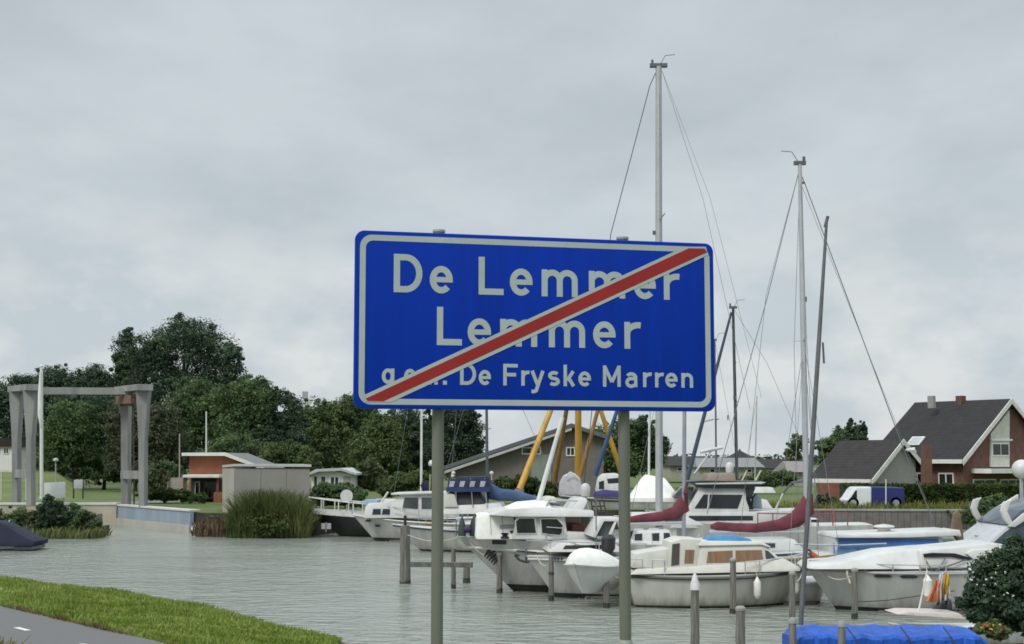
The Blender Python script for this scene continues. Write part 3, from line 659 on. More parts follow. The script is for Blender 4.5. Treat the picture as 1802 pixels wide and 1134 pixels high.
for i, (px, tp, hw, Y, tn, lab) in enumerate(((75, 818, 30, 140, 'dark', 'dark undergrowth left of the street lamp'), (120, 812, 30, 140, 'dark', 'dark undergrowth above the white notice board'), (165, 815, 28, 140, 'dark', 'dark undergrowth above the white sign on green posts'),
    (212, 818, 26, 128, 'mid', 'green undergrowth behind the inner right gantry post'), (250, 820, 24, 122, 'brown', 'brownish undergrowth behind the outer right gantry post'), (292, 822, 26, 118, 'mid', 'green undergrowth above the clipped round bush'))):
    T('bush', lab, 'bush', [(px, (tp + 838) / 2, hw, (838 - tp) / 2 + 8), (px - 14, 836, hw * .8, 12), (px + 14, 836, hw * .8, 12)], 862, Y, tn, k=45, trunk=False, base_z=2.2 if Y > 130 else 1.1)
# distant tree band that reads as one mass
rng = np.random.default_rng(77)
cl = np.array([(x, 620 + rng.uniform(-40, 60), 3.2, rng.uniform(6, 14), 6, rng.uniform(2.0, 3.2)) for x in np.arange(-260, 330, 7)])
o = quad_mesh('distant_wood', leaf_cloud(cl, 70, 2.0, rng), LM['dark']); o['kind'] = 'stuff'

# reeds: bundles of blades
def reeds(name, label, px0, px1, base_py, tops, Y, tint, n=2600, brown=0.0, wid=.05):
    _seed[0] += 1; rng = np.random.default_rng(_seed[0]); s = Y / F
    base = P((px0 + px1) / 2, base_py, Y); base.z = 0.1
    fr = rng.random(n); hpx = np.interp(fr, np.linspace(0, 1, len(tops)), [base_py - t_ for t_ in tops])
    x = (fr - .5) * (px1 - px0) * s; y = rng.uniform(-1.3, 1.3, n); h = hpx * s * rng.uniform(.35, 1.06, n) + .1
    ang = rng.uniform(0, np.pi, n); sd_ = np.stack([np.cos(ang), np.sin(ang) * .6, np.zeros(n)], 1) * wid
    p = np.stack([x, y, -.1 + rng.random(n) * .1], 1); ln = rng.normal(0, .20, (n, 2))
    m_ = p + np.concatenate([ln * .35 * h[:, None], (h * .6)[:, None]], 1); e = p + np.concatenate([ln * h[:, None] * 1.3, h[:, None]], 1)
    v = np.concatenate([np.stack([p - sd_ * .6, p + sd_ * .6, m_ + sd_, m_ - sd_], 1).reshape(-1, 3), np.stack([m_ - sd_, m_ + sd_, e + sd_ * .15, e - sd_ * .15], 1).reshape(-1, 3)])
    r = thing(name, label, 'reeds', base, 0, 'reed beds along the far bank')
    quad_mesh('blades', v, LM[tint], r)
    return r
reeds('reed_bed', 'tall green reed bed in front of the grey garage block', 408, 550, 942, (915, 878, 872, 864, 872, 862, 874, 868, 884, 905), 73.4, 'reed', 6500, wid=.034)
T('bush', 'leafy green bush standing among the tall reeds', 'bush', [(475, 898, 40, 22), (440, 910, 26, 22), (515, 905, 28, 22), (480, 922, 58, 14)], 940, 72.9, 'hedge', k=60, per=90, trunk=False, leaf=.13, base_z=.2)
reeds('reed_bed', 'low brown shore plants between lock quay and garage block', 346, 425, 940, (922, 914, 922, 908, 918, 900), 74.4, 'reedb', 700)
for cx_, yy, hw_, hh, tn, lab in ((-20, 918, 40, 22, 'brown', 'brown green shrub on the shore at the left edge behind the navy boat cover'), (28, 915, 26, 20, 'mid', 'low green shrub on the shore above the stern of the navy covered boat'), (60, 920, 22, 20, 'brown', 'brownish shrub left of the dark pointed shrub on the far left shore'),
    (122, 912, 22, 26, 'mid', 'green shrub just right of the dark pointed shrub on the left shore'), (150, 921, 20, 19, 'brown', 'low brownish shrub near the tip of the left shore'), (168, 925, 10, 14, 'mid', 'smallest green shrub at the tip of the left shore')):
    T('bush', lab, 'bush', [(cx_, yy, hw_, hh), (cx_ - hw_ * .5, yy + 8, hw_ * .7, hh * .7), (cx_ + hw_ * .5, yy + 9, hw_ * .7, hh * .7), (cx_, yy + 16, hw_ * 1.0, hh * .5)], 941, 73, tn, k=34, per=90, trunk=False, leaf=.11, base_z=.1, group='shrubs on the left shore')
LMSH = T('bush', 'dark green pointed shrub, tallest on the left shore below the flagpole', 'bush', [(88, 898, 18, 24), (100, 912, 18, 22), (80, 922, 18, 16)], 940, 72.4, 'dark', k=50, trunk=False, leaf=.12, base_z=.1)
reeds('reed_bed', 'thin dark reeds along the waterline of the left shore', -60, 180, 942, (925, 918, 926, 920, 928, 924, 930, 926), 72.2, 'reed', 1300)
T('bush', 'brownish shrub at the foot of the grey garage block', 'bush', [(375, 922, 22, 11), (400, 925, 14, 10)], 940, 76, 'brown', k=30, trunk=False, leaf=.1)

# ================================================================ STRUCTURES ON THE FAR BANK
# lock gantry: two portals of tapering posts, joined by a beam
ga = thing('lock_gantry', 'tall grey steel lifting gantry with tapering posts over the lock', 'gantry', (0, 0, 0))
gm = mat('gantry_paint', (0.225, 0.228, 0.22), 0.7, var=.28, scale=1.0, stretch=(1, 1, .3), detail=8)
def gpost(x_top0, x_top1, x_b0, x_b1, ytop, yb, Y, ymid=None, dpt=.8):
    ymid = ymid or ytop + (yb - ytop) * .42
    rows = [(ytop, x_top0, x_top1), (ymid, x_b0 - .5, x_b1 + .5), (yb, x_b0, x_b1)]
    rings = []
    for yy, a_, b_ in rows:
        l_, r_ = P(a_, yy, Y), P(b_, yy, Y)
        rings.append([l_ + Vector((0, -dpt / 2, 0)), r_ + Vector((0, -dpt / 2, 0)), r_ + Vector((0, dpt / 2, 0)), l_ + Vector((0, dpt / 2, 0))])
    return MB().loft(rings).build('post', gm, ga, smooth=False, bevel=.02)
gpost(19.5, 40, 25, 34, 688, 893, 87.5); gpost(44, 67, 50, 59, 686, 890, 83.5)
gpost(211, 229, 216, 228, 715, 895, 87, 735); gpost(242, 264, 247, 257, 686, 893, 83)
def gbeam(name, pts, d, m=gm):
    return MB().slab([P(x, y, Y) + Vector((0, -d / 2, 0)) for x, y, Y in pts], [P(x, y, Y) + Vector((0, d / 2, 0)) for x, y, Y in pts]).build(name, m, ga, smooth=False, bevel=.02)
# end caps run away from the viewer, the main beam spans between them
def boxline(name, p, q, wd, ht, m=gm, par=None):
    p, q = Vector(p), Vector(q); d = (q - p); u = d.normalized(); s_ = u.cross(Vector((0, 0, 1))).normalized() * wd / 2; h_ = Vector((0, 0, ht / 2))
    mb = MB(); mb.slab([p + s_ + h_, p - s_ + h_, p - s_ - h_, p + s_ - h_], [q + s_ + h_, q - s_ + h_, q - s_ - h_, q + s_ - h_])
    return mb.build(name, m, par if par else ga, smooth=False, bevel=.015)
boxline('end_beam', P(27, 685.5, 88.4), P(60, 682, 82.8), .95, .36); boxline('end_beam', P(214, 686.5, 88.4), P(255, 682, 82.2), .95, .36)
boxline('main_beam', P(48, 688.5, 85.6), P(232, 689, 85.6), .55, .42)
boxline('cross_bar', P(27, 834, 87.5), P(57, 834, 83.5), .3, .5); boxline('cross_bar', P(216, 836, 87), P(256, 836, 83), .3, .5)
boxline('machinery_box', P(213, 705, 87), P(240, 703, 84.6), .7, .5, mat('rusty_housing', (0.16, 0.10, 0.075), .8, var=.4, scale=4))
lt = linemat('lift_ladder_rust', (0.085, 0.068, 0.055), 2, .3, .55, .9, .3, .3)
boxline('guide_rail', P(234, 712, 85.4), P(236, 888, 85.4), .35, .35, lt)
boxline('guide_rail', P(71, 700, 84.6), P(69, 870, 84.6), .16, .16, lt)
# flag poles, lamp, boards
def pole(name, label, px, ptop, pbase, Y, r0, r1, m, cat='pole', lean=0, group=None, pb=None):
    a_, b_ = P(px, pbase, Y), P(px + lean, ptop, Y)
    mb = MB(); mb.tube((0, 0, 0), b_ - a_, r0, r1, 10); rt = thing(name, label, cat, a_, 0, group)
    mb.build('pole', m, rt); mb = MB(); mb.ball(b_ - a_, r1 * 1.25, 8, 6); mb.build('finial', m, rt); return rt
polew = mat('pole_white', (0.60, 0.61, 0.58), .5, var=.1, scale=2)
fp = pole('flagpole', 'white flagpole with a furled flag in front of the gantry', 73, 645, 878, 80, .11, .09, polew, 'flagpole')
fb = fp.location
mb = MB(); mb.sweep([P(71, 655, 79.9) - fb, P(70, 690, 79.9) - fb, P(70.5, 730, 79.85) - fb, P(72, 752, 79.9) - fb], [.05, .12, .17, .06], 8, .8); mb.build('flag', coverw, fp)
pole('flagpole', 'pale flagpole rising from the brick office roof', 363, 726, 802, 98, .06, .045, polew, 'flagpole')
pole('lamp_post', 'thin green grey pole left of the brick office', 316, 765, 872, 104, .06, .04, galv, 'pole')
lp = thing('street_lamp', 'low street lamp behind the white notice board', 'street lamp', P(98, 880, 92))
mb = MB(); q_ = P(98, 812, 92) - P(98, 880, 92); mb.tube((0, 0, 0), q_, .05, .04); mb.build('pole', galv, lp)
mb = MB(); mb.lathe(q_, [(.02, .22), (.16, .16), (.2, .05), (.15, 0), (.05, -.05)]); mb.build('lamp_head', galv, lp)
boardw = mat('board_white', (0.62, 0.64, 0.62), .5, var=.08, scale=2)
bd = thing('notice_board', 'wide white board leaning low beside the street lamp', 'notice board', P(96, 882, 90))
o0 = Vector(bd.location)
MB().slab([P(x, y, 90) - o0 + Vector((0, .05, 0)) for x, y in ((78, 850), (115, 848), (115, 876), (78, 878))], [P(x, y, 90) - o0 - Vector((0, .05, 0)) for x, y in ((78, 850), (115, 848), (115, 876), (78, 878))]).build('panel', boardw, bd, bevel=.01)
for x in (82, 111): MB().box((P(x, 880, 90) - o0) + Vector((0, .08, .2)), (.08, .08, .7)).build('leg', galv, bd)
bd = thing('information_sign', 'white sign on two green posts on the dyke grass', 'sign', P(138, 878, 91)); o0 = Vector(bd.location)
MB().slab([P(x, y, 91) - o0 + Vector((0, .03, 0)) for x, y in ((130, 845), (145.5, 845), (145.5, 860), (130, 860))], [P(x, y, 91) - o0 - Vector((0, .03, 0)) for x, y in ((130, 845), (145.5, 845), (145.5, 860), (130, 860))]).build('panel', boardw, bd, bevel=.01)
gpm = mat('post_green', (0.02, 0.05, 0.03), .5)
for x in (129.5, 146): MB().tube(P(x, 878, 91.06) - o0, P(x, 844, 91.06) - o0, .05).build('post', gpm, bd)
gate = thing('railing', 'pale rail across the lane at the left edge behind the gantry', 'railing', P(20, 880, 95)); o0 = Vector(gate.location)
MB().slab([P(x, y, 95) - o0 + Vector((0, .05, 0)) for x, y in ((-30, 826), (47, 828), (47, 832), (-30, 830))], [P(x, y, 95) - o0 - Vector((0, .05, 0)) for x, y in ((-30, 826), (47, 828), (47, 832), (-30, 830))]).build('rail', cream, gate)
for x in (-20, 2, 46): MB().tube(P(x, 880, 95) - o0, P(x, 828, 95) - o0, .05).build('post', cream, gate)

brick = linemat('brick_orange', (0.33, 0.125, 0.065), 2, .075, .8, .9, .18, .15)
brickd = linemat('brick_red', (0.135, 0.066, 0.048), 2, .075, .75, .9, .18, .2)
tiles = linemat('roof_tiles', (0.020, 0.020, 0.020), 2, .19, .62, .9, .2, .25)
tiles2 = linemat('roof_tiles_brown', (0.028, 0.024, 0.025), 2, .19, .62, .9, .2, .25)
trim = mat('white_trim', (0.66, 0.66, 0.62), .55, var=.08, scale=2)
siding = linemat('grey_siding', (0.33, 0.32, 0.30), 2, .18, .8, .8, .12, .06)
# generic: solid outlined in the photo at a known distance, given true depth
def solid(name, par, o0, pts, Y, d, m, bevel=0.0, dy=0.0, skew=0.0):
    a_ = [P(x, y, Y) - o0 + Vector((0, dy, 0)) for x, y in pts]
    return MB().slab(a_, [p + Vector((skew, d, 0)) for p in a_]).build(name, m, par, smooth=False, bevel=bevel)
def window(par, o0, x0, y0, x1, y1, Y, fm=trim, gm_=glassg, bars=1, dy=-.02, name='window'):
    s_ = Y / F; fr = MB(); a_, b_ = P(x0, y1, Y) - o0, P(x1, y0, Y) - o0; w_ = b_.x - a_.x; h_ = b_.z - a_.z; t_ = min(.09, w_ * .12); y = a_.y + dy
    for c_, d_ in (((a_.x + w_ / 2, y, a_.z + t_ / 2), (w_, .10, t_)), ((a_.x + w_ / 2, y, b_.z - t_ / 2), (w_, .10, t_)), ((a_.x + t_ / 2, y, a_.z + h_ / 2), (t_, .10, h_ - 2 * t_)), ((b_.x - t_ / 2, y, a_.z + h_ / 2), (t_, .10, h_ - 2 * t_))):
        fr.box(c_, d_)
    for k in range(bars): fr.box((a_.x + w_ * (k + 1) / (bars + 1), y, a_.z + h_ / 2), (t_ * .8, .08, h_ - 2 * t_))
    f = fr.build(name, fm, par, smooth=False)
    MB().box((a_.x + w_ / 2, y + .015, a_.z + h_ / 2), (w_ - t_, .03, h_ - t_)).build('pane', gm_, f, smooth=False); return f
# brick office with a sloping white edged roof
bo = thing('lock_office', 'small orange brick office with white edged roof sloping to the right', 'building', P(370, 880, 97)); o0 = Vector(bo.location)
solid('wall', bo, o0, [(333, 803), (400, 801), (452, 826), (452, 882), (333, 882)], 97, 7, brick)
solid('roof', bo, o0, [(320, 797.5), (396, 797), (470, 826), (470, 830), (395, 802), (320, 802)], 96.4, 8.4, mat('felt_roof', (.16, .16, .16), .85, var=.15), .02)
solid('fascia', bo, o0, [(319.5, 797), (396, 796.5), (470.5, 825.5), (470.5, 830.5), (395, 802.5), (319.5, 802.5)], 96.3, .09, trim)
solid('canopy', bo, o0, [(322, 836), (385, 836), (385, 841), (322, 841)], 94.2, 2.6, trim, .02)
solid('porch_wall', bo, o0, [(336, 841.5), (384, 841.5), (384, 880), (336, 880)], 96.2, .7, mat('porch_dark', (.03, .028, .025), .7, var=.3))
window(bo, o0, 343, 848, 352, 872, 96.1, trim, glass, 0); window(bo, o0, 358, 848, 382, 878, 96.1, mat('frame_dark', (.06, .06, .055), .5), glass, 2)
for x in (326, 383): MB().box((P(x, 860, 94.5) - o0), (.14, .14, P(x, 841, 94.5).z - P(x, 881, 94.5).z)).build('column', brickd, bo, smooth=False)
fe = thing('fence', 'pale timber screen fence left of the brick office', 'fence', P(305, 875, 99)); o0 = Vector(fe.location)
solid('boards', fe, o0, [(294, 841), (322, 841), (322, 862), (294, 862)], 99, .12, linemat('fence_boards', (.33, .30, .25), 2, .2, .7, .9, .1))
for x in (295, 321): MB().box(P(x, 860, 98.9) - o0, (.12, .12, 1.9)).build('post', concd, fe)
T('hedge', 'dark clipped hedge below the pale timber screen', 'hedge', [(290, 872, 22, 9), (318, 872, 22, 9), (262, 874, 20, 7)], 884, 93, 'hedge', k=50, trunk=False, group=None)
T('bush', 'small plants by the brick office porch', 'bush', [(352, 876, 10, 8), (340, 880, 8, 5)], 886, 92, 'mid', k=16, trunk=False)
pl = thing('planter', 'low orange brick planter at the right of the office porch', 'planter', P(384, 884, 90))
mb = MB(); mb.box((0, 0, .3), (.5, .5, .62)); mb.build('tub', brick, pl, bevel=.02); mb = MB(); mb.lathe((0, 0, .612), [(.22, 0), (.2, .06)], 10); mb.build('soil', bedm, pl)
# grey garage block
gb = thing('garage_block', 'plain grey rendered flat roofed block behind the reeds', 'building', P(470, 905, 76)); o0 = Vector(gb.location)
rend = mat('grey_render', (0.235, 0.225, 0.205), .9, var=.10, scale=.9, stretch=(1, 1, .5), detail=8)
rendl = mat('pale_render', (0.33, 0.315, 0.28), .9, var=.12, scale=.9, stretch=(1, 1, .3), detail=8)
a_ = [P(x, y, Y) - o0 for x, y, Y in ((413, 825, 76), (545, 825, 76), (545, 912, 76), (413, 912, 76))]
MB().slab(a_, [p + Vector((-1.4, 6, 0)) for p in a_]).build('wall', rend, gb, smooth=False, bevel=.02)
b_ = [P(392, 825, 78.6) - o0 + Vector((-.02, 0, 0)), P(413, 825, 76) - o0 + Vector((-.01, -.01, 0)), P(413, 912, 76) - o0 + Vector((-.01, -.01, 0)), P(392, 912, 78.6) - o0 + Vector((-.02, 0, 0))]
MB().slab(b_, [p + Vector((.03, .28, 0)) for p in b_]).build('end_wall', rendl, gb, smooth=False)
c_ = [P(391, 823, 78.7) - o0, P(412.5, 821, 75.9) - o0, P(548, 822, 75.9) - o0]; c_ = c_ + [c_[2] + Vector((-1.4, 6.4, 0)), c_[0] + Vector((1.6, 4.4, 0))]
MB().slab(c_, [p + Vector((0, 0, .13)) for p in c_]).build('roof_edge', mat('roof_zinc', (.42, .43, .42), .5, var=.08), gb, smooth=False)
for xx in (458, 503):
    MB().box(P(xx, 868, 75.99) - o0, (.02, .03, 2.6)).build('panel_joint', concd, gb, smooth=False)
# white cabin
wc = thing('white_cabin', 'white holiday cabin with shallow roof and tall windows by the garage block', 'cabin', P(585, 875, 88)); o0 = Vector(wc.location)
solid('wall', wc, o0, [(548, 834), (576, 828), (619, 834), (619, 880), (548, 880)], 88, 5, trim)
solid('roof', wc, o0, [(542, 833), (556, 826), (600, 824), (627, 833), (627, 837), (600, 829), (560, 830.5), (542, 837)], 87.6, 6, mat('cabin_roof', (.42, .43, .43), .6, var=.1), .01)
for x0, x1 in ((552, 559), (564, 574), (580, 598)): window(wc, o0, x0, 838, x1, 862, 88, trim, glassg, 1 if x1 - x0 > 12 else 0)
solid('side_panel', wc, o0, [(604, 838), (618, 839), (618, 856), (604, 856)], 87.98, .05, siding)
# far buildings at the left edge
fh = thing('far_house', 'grey flat house with white lower floor at the far left edge', 'house', P(0, 850, 150)); o0 = Vector(fh.location)
solid('wall', fh, o0, [(-40, 785), (24, 785), (24, 850), (-40, 850)], 150, 8, trim); solid('roof', fh, o0, [(-44, 770), (22, 772), (27, 786), (-44, 786)], 149.7, 9, tiles2)
for x in (-10, 6): window(fh, o0, x, 788, x + 10, 799, 150, trim, glass)
# boat yard shed with the long sloping roof
sh = thing('boat_shed', 'large grey boat shed with long low roof slope behind the boats', 'building', P(900, 860, 105)); o0 = Vector(sh.location)
shw = linemat('shed_cladding', (0.150, 0.135, 0.120), 0, .9, .85, .85, .06, .12)
a_ = [(788, 823), (1006, 752), (1062, 770), (1062, 882), (788, 882)]
solid('wall', sh, o0, a_, 105, 14, shw)
solid('roof', sh, o0, [(780, 821), (1006, 745), (1070, 767), (1070, 774), (1006, 752.5), (780, 828)], 104.3, 15.5, mat('shed_roof', (.10, .10, .115), .6, var=.15, scale=1), .03)
solid('verge_board', sh, o0, [(782, 829), (1006, 753), (1006, 757.5), (782, 834)], 104.25, .08, mat('verge_grey', (.42, .42, .41), .6))
for x0, y0, x1, y1 in ((918, 787, 952, 800), (996, 787, 1012, 803)): window(sh, o0, x0, y0, x1, y1, 105, trim, glass, 1)
solid('door', sh, o0, [(935, 800), (970, 800), (970, 877), (935, 877)], 104.93, .1, mat('shed_door', (.20, .235, .20), .7, var=.1))
# crane: four yellow legs meeting above, a blue pole beside it
yel = mat('crane_yellow', (0.48, 0.27, 0.035), .5, var=.2, scale=2, stretch=(1, 1, .4)); yeld = mat('crane_ochre', (0.24, 0.125, 0.03), .6, var=.2, scale=2)
cr_ = thing('mast_crane', 'tall yellow legged mast crane standing in the boat yard behind the sign', 'crane', P(1005, 868, 88)); o0 = Vector(cr_.location)
apex = P(1017, 600, 88)
for x, y, Y, m_, w_ in ((914, 862, 84.5, yel, .20), (972, 872, 92, yeld, .17), (1018, 848, 90, yel, .24), (1104, 822, 90, yel, .17)):
    mb = MB(); bs = P(x, y, Y); bs.z = min(bs.z, 1.9) if x != 914 else bs.z; mb.tube(bs - o0, apex - o0, w_, w_ * .7, 12); lg = mb.build('leg', m_, cr_)
    MB().lathe(Vector((bs.x, bs.y, LZ)) - o0, [(.5, 0), (.5, .15), (.28, .2), (.28, max(.3, bs.z - LZ + .05))], 12).build('foot', concd, lg)
mb = MB(); mb.tube(P(1021, 838, 87.4) - o0, P(1052, 722, 87.4) - o0, .15, .12, 10); mb.tube(P(1052, 722, 87.4) - o0, P(1078, 610, 87.4) - o0, .12, .08); mb.build('boom', yeld, cr_)
mb = MB(); mb.lathe(apex - o0, [(.3, -.5), (.34, 0), (.2, .35)], 12); mb.build('head', yeld, cr_)
pole('crane_mast', 'slanting dark blue pole in front of the crane legs', 1047, 690, 838, 86, .15, .10, mat('pole_blue', (.025, .06, .14), .5, var=.2), 'pole', lean=50)
ft = thing('floodlight_mast', 'thin floodlight mast on the skyline in the dip left of the sign', 'mast', P(537, 850, 240)); o0 = Vector(ft.location)
MB().tube((0, 0, 0), P(537, 700, 240) - o0, .16, .1).build('pole', galv, ft); MB().box(P(537, 696, 240) - o0, (.9, .5, 1.3)).build('lamp_head', galv, ft)

# distant low houses between the masts
for i, (x0, x1, y0, y1, Y, roofm, lab) in enumerate((
    (1175, 1258, 803, 838, 172, tiles2, 'far low house left of the black mast, dark long roof'),
    (1225, 1345, 806, 840, 160, mat('roof_grey_far', (.20, .20, .205), .8, var=.1), 'far low house with pale grey roof behind the white radome'),
    (1338, 1400, 808, 842, 185, tiles2, 'far low house right of the black mast, among shrubs'),
    (1385, 1440, 812, 852, 150, mat('roof_taupe', (.22, .20, .19), .8, var=.1), 'far low house touching the light ketch mast'))):
    h = thing('far_house', lab, 'house', P((x0 + x1) / 2, y1, Y), 0, 'far houses beyond the yard'); o0 = Vector(h.location)
    ym = y0 + (y1 - y0) * .45
    solid('wall', h, o0, [(x0 + 4, ym), (x1 - 4, ym), (x1 - 4, y1 + 4), (x0 + 4, y1 + 4)], Y, 8, rendl)
    d_ = P(x0, y0, Y) - o0; q_ = [P(x0, ym + 1, Y) - o0 + Vector((0, -.5, 0)), P(x1, ym + 1, Y) - o0 + Vector((0, -.5, 0)), P(x1 - 6, y0, Y) - o0 + Vector((0, 4, 0)), P(x0 + 6, y0, Y) - o0 + Vector((0, 4, 0))]
    MB().slab(q_, [q_[0] + Vector((0, 9, 0)), q_[1] + Vector((0, 9, 0)), q_[2] + Vector((0, .3, 0)), q_[3] + Vector((0, .3, 0))]).build('roof', roofm, h, smooth=False)
    for k in range(3):
        xx = x0 + (x1 - x0) * (.2 + .27 * k); window(h, o0, xx, ym + 4, xx + 9, ym + 11, Y, trim, glass, 0)
pr = thing('pavilion', 'small pointed dark roof beside the black mast on the skyline', 'pavilion', P(1302, 840, 175)); o0 = Vector(pr.location)
MB().lathe(P(1302, 808, 175) - o0, [(2.4, 0), (1.2, .45), (.15, 1.0), (.05, 1.25)], 8).build('roof', tiles2, pr, smooth=False); MB().lathe((0, 0, 0), [(1.9, -1), (1.9, (P(1302, 808, 175) - o0).z)], 8).build('wall', trim, pr, smooth=False)

# ---------------------------------------------------------------- the brick house at right
HV, HA = Vector((-.8, -.6, 0)), Vector((-.6, .8, 0))     # down the visible slope; along the ridge, away from the gable
def gable(par, o0, apex, run, drop, length, zb, wallm, roofm, right=None, over=.35, name='roof'):
    """gabled volume: apex at the near gable, ridge along HA"""
    ar = right if right is not None else run
    ap = apex - o0; e1 = ap + HV * run - Vector((0, 0, drop)); e2 = ap - HV * ar - Vector((0, 0, drop * ar / run)); zw = zb - o0.z
    ins = HA * over
    g1 = [ap + ins + Vector((0, 0, -.18)), e1 + ins + HV * -.5 + Vector((0, 0, drop * .5 / run - .18)), None, None, e2 + ins + HV * .5 + Vector((0, 0, drop * .5 / run - .18))]
    g1[2] = Vector((g1[1].x, g1[1].y, zw)); g1[3] = Vector((g1[4].x, g1[4].y, zw))
    g2 = [p + HA * (length - 2 * over) for p in g1]
    MB().slab(g1, g2).build('wall', wallm, par, smooth=False)
    rf = MB(); t_ = Vector((0, 0, -.16))
    rf.slab([ap, e1, e1 + t_, ap + t_], [p + HA * length for p in (ap, e1, e1 + t_, ap + t_)])
    rf.build(name, roofm, par, smooth=False)
    rf = MB(); rf.slab([ap + Vector((0, 0, .002)), e2, e2 + t_, ap + t_ + Vector((0, 0, .002))], [p + HA * length for p in (ap + Vector((0, 0, .002)), e2, e2 + t_, ap + t_ + Vector((0, 0, .002)))])
    rf.build(name, roofm, par, smooth=False)
    # barge boards and gutter
    bb = MB(); off = HA * -.06; lo = Vector((0, 0, -.34)); hi = Vector((0, 0, .05))
    for e in (e1, e2): bb.slab([ap + off + hi, e + off + hi, e + off + lo, ap + off + lo], [p + HA * .055 for p in (ap + off + hi, e + off + hi, e + off + lo, ap + off + lo)])
    bb.build('barge_board', trim, par, smooth=False)
    gt = MB(); gt.slab([e1 + HV * .02 + Vector((0, 0, .06)), e1 + HV * .16 + Vector((0, 0, .06)), e1 + HV * .16 + Vector((0, 0, -.22)), e1 + HV * .02 + Vector((0, 0, -.22))],
                       [p + HA * length for p in (e1 + HV * .02 + Vector((0, 0, .06)), e1 + HV * .16 + Vector((0, 0, .06)), e1 + HV * .16 + Vector((0, 0, -.22)), e1 + HV * .02 + Vector((0, 0, -.22)))])
    gt.build('gutter', trim, par, smooth=False)
    return e1, e2
ho = thing('brick_house', 'big red brick house with dark tiled steep roofs and white barge boards', 'house', P(1700, 880, 96)); o0 = Vector(ho.location); o0.z = LZ; ho.location = o0
apx = P(1780, 702, 100)
e1, e2 = gable(ho, o0, apx, 5.9, 4.35, 8.3, LZ, brickd, tiles)
# gable face in its own plane: u along -HV (to the right), z up
GN = Vector((.6, -.8, 0))
def gpt(u, z, off=.0): return apx - o0 - HV * u + HA * (.35) + GN * off + Vector((0, 0, z - apx.z))
def gpx(px, py):                                          # pixel to gable-plane coordinates
    d = ray(px, py); o = Vector((0, 0, CAMZ)); p0 = apx + HA * .35; k = (p0 - o).dot(GN) / d.dot(GN); p = o + d * k
    return ((p - p0).dot(-HV), p.z)
def gsolid(name, pts, off, th, m, par=ho):
    q = [gpx(*p) for p in pts]
    return MB().slab([gpt(u, z, off) for u, z in q], [gpt(u, z, off + th) for u, z in q]).build(name, m, par, smooth=False)
gsolid('gable_panel', [(1741, 764), (1774, 722), (1774, 822), (1741, 822)], .003, .12, cream)
def gwin(x0, y0, x1, y1, bars=1, base=.12):
    (u0, z0), (u1, z1) = gpx(x0, y1), gpx(x1, y0); t_ = .09
    def rc(n_, a0, b0, a1, b1, of, th, m, p_): return MB().slab([gpt(u, z, of) for u, z in ((a0, b0), (a1, b0), (a1, b1), (a0, b1))], [gpt(u, z, of + th) for u, z in ((a0, b0), (a1, b0), (a1, b1), (a0, b1))]).build(n_, m, p_, smooth=False)
    f = rc('window', u0, z0, u1, z1, base, .05, trim, ho); n_ = bars + 1; wq = (u1 - u0 - t_ * (n_ + 1)) / n_
    for k in range(n_): rc('pane', u0 + t_ + k * (wq + t_), z0 + t_, u0 + (k + 1) * (wq + t_), z1 - t_, base + .05, .012, glass, f)
gwin(1743, 780, 1772, 803); gwin(1652, 833, 1679, 857, 1, .003) if False else None
gsolid('bay_sill', [(1740, 773), (1777, 773), (1777, 776), (1740, 776)], .124, .10, trim)
gsolid('canopy', [(1709, 825), (1830, 825), (1830, 833), (1709, 833)], .003, 1.6, trim)
gwin(1712, 843, 1752, 857, 1, .003); gwin(1760, 843, 1800, 870, 2, .003)
# windows under the front eave (wall faces HV)
def swin(px0, px1, zlo, zhi, bars=1):
    wl = e1 + HV * -.5 + HA * 0; d0 = ray(px0, 840); d1 = ray(px1, 840); o = Vector((0, 0, CAMZ)) - o0; us = []
    for d in (d0, d1):
        k = (wl - o).dot(HV) / d.dot(HV); us.append((o + d * k - wl).dot(HA))
    a_, b_ = sorted(us); t_ = .1
    def rc(n_, a0, b0, a1, b1, of, th, m, p_):
        pts = [wl + HA * u + Vector((0, 0, 0)) for u in (a0, a1, a1, a0)]; zs = [b0, b0, b1, b1]
        q = [Vector((p.x, p.y, z - o0.z)) + HV * of for p, z in zip(pts, zs)]; return MB().slab(q, [p + HV * th for p in q]).build(n_, m, p_, smooth=False)
    f = rc('window', a_, zlo, b_, zhi, .003, .06, trim, ho); n_ = bars + 1; wq = (b_ - a_ - t_ * (n_ + 1)) / n_
    for k in range(n_): rc('pane', a_ + t_ + k * (wq + t_), zlo + t_, a_ + (k + 1) * (wq + t_), zhi - t_, .063, .012, glass, f)
swin(1652, 1679, 1.9, 3.05); swin(1604, 1626, 1.9, 3.05)
for px, w_ in ((1700, .55), (1648, .3)):
    c_ = P(px, 703, 102) - o0; mb = MB(); mb.box(c_ + Vector((0, 1.2, -.15)), (w_, .5, .9), .6); ch = mb.build('chimney', brickd if px == 1700 else concd, ho, smooth=False)
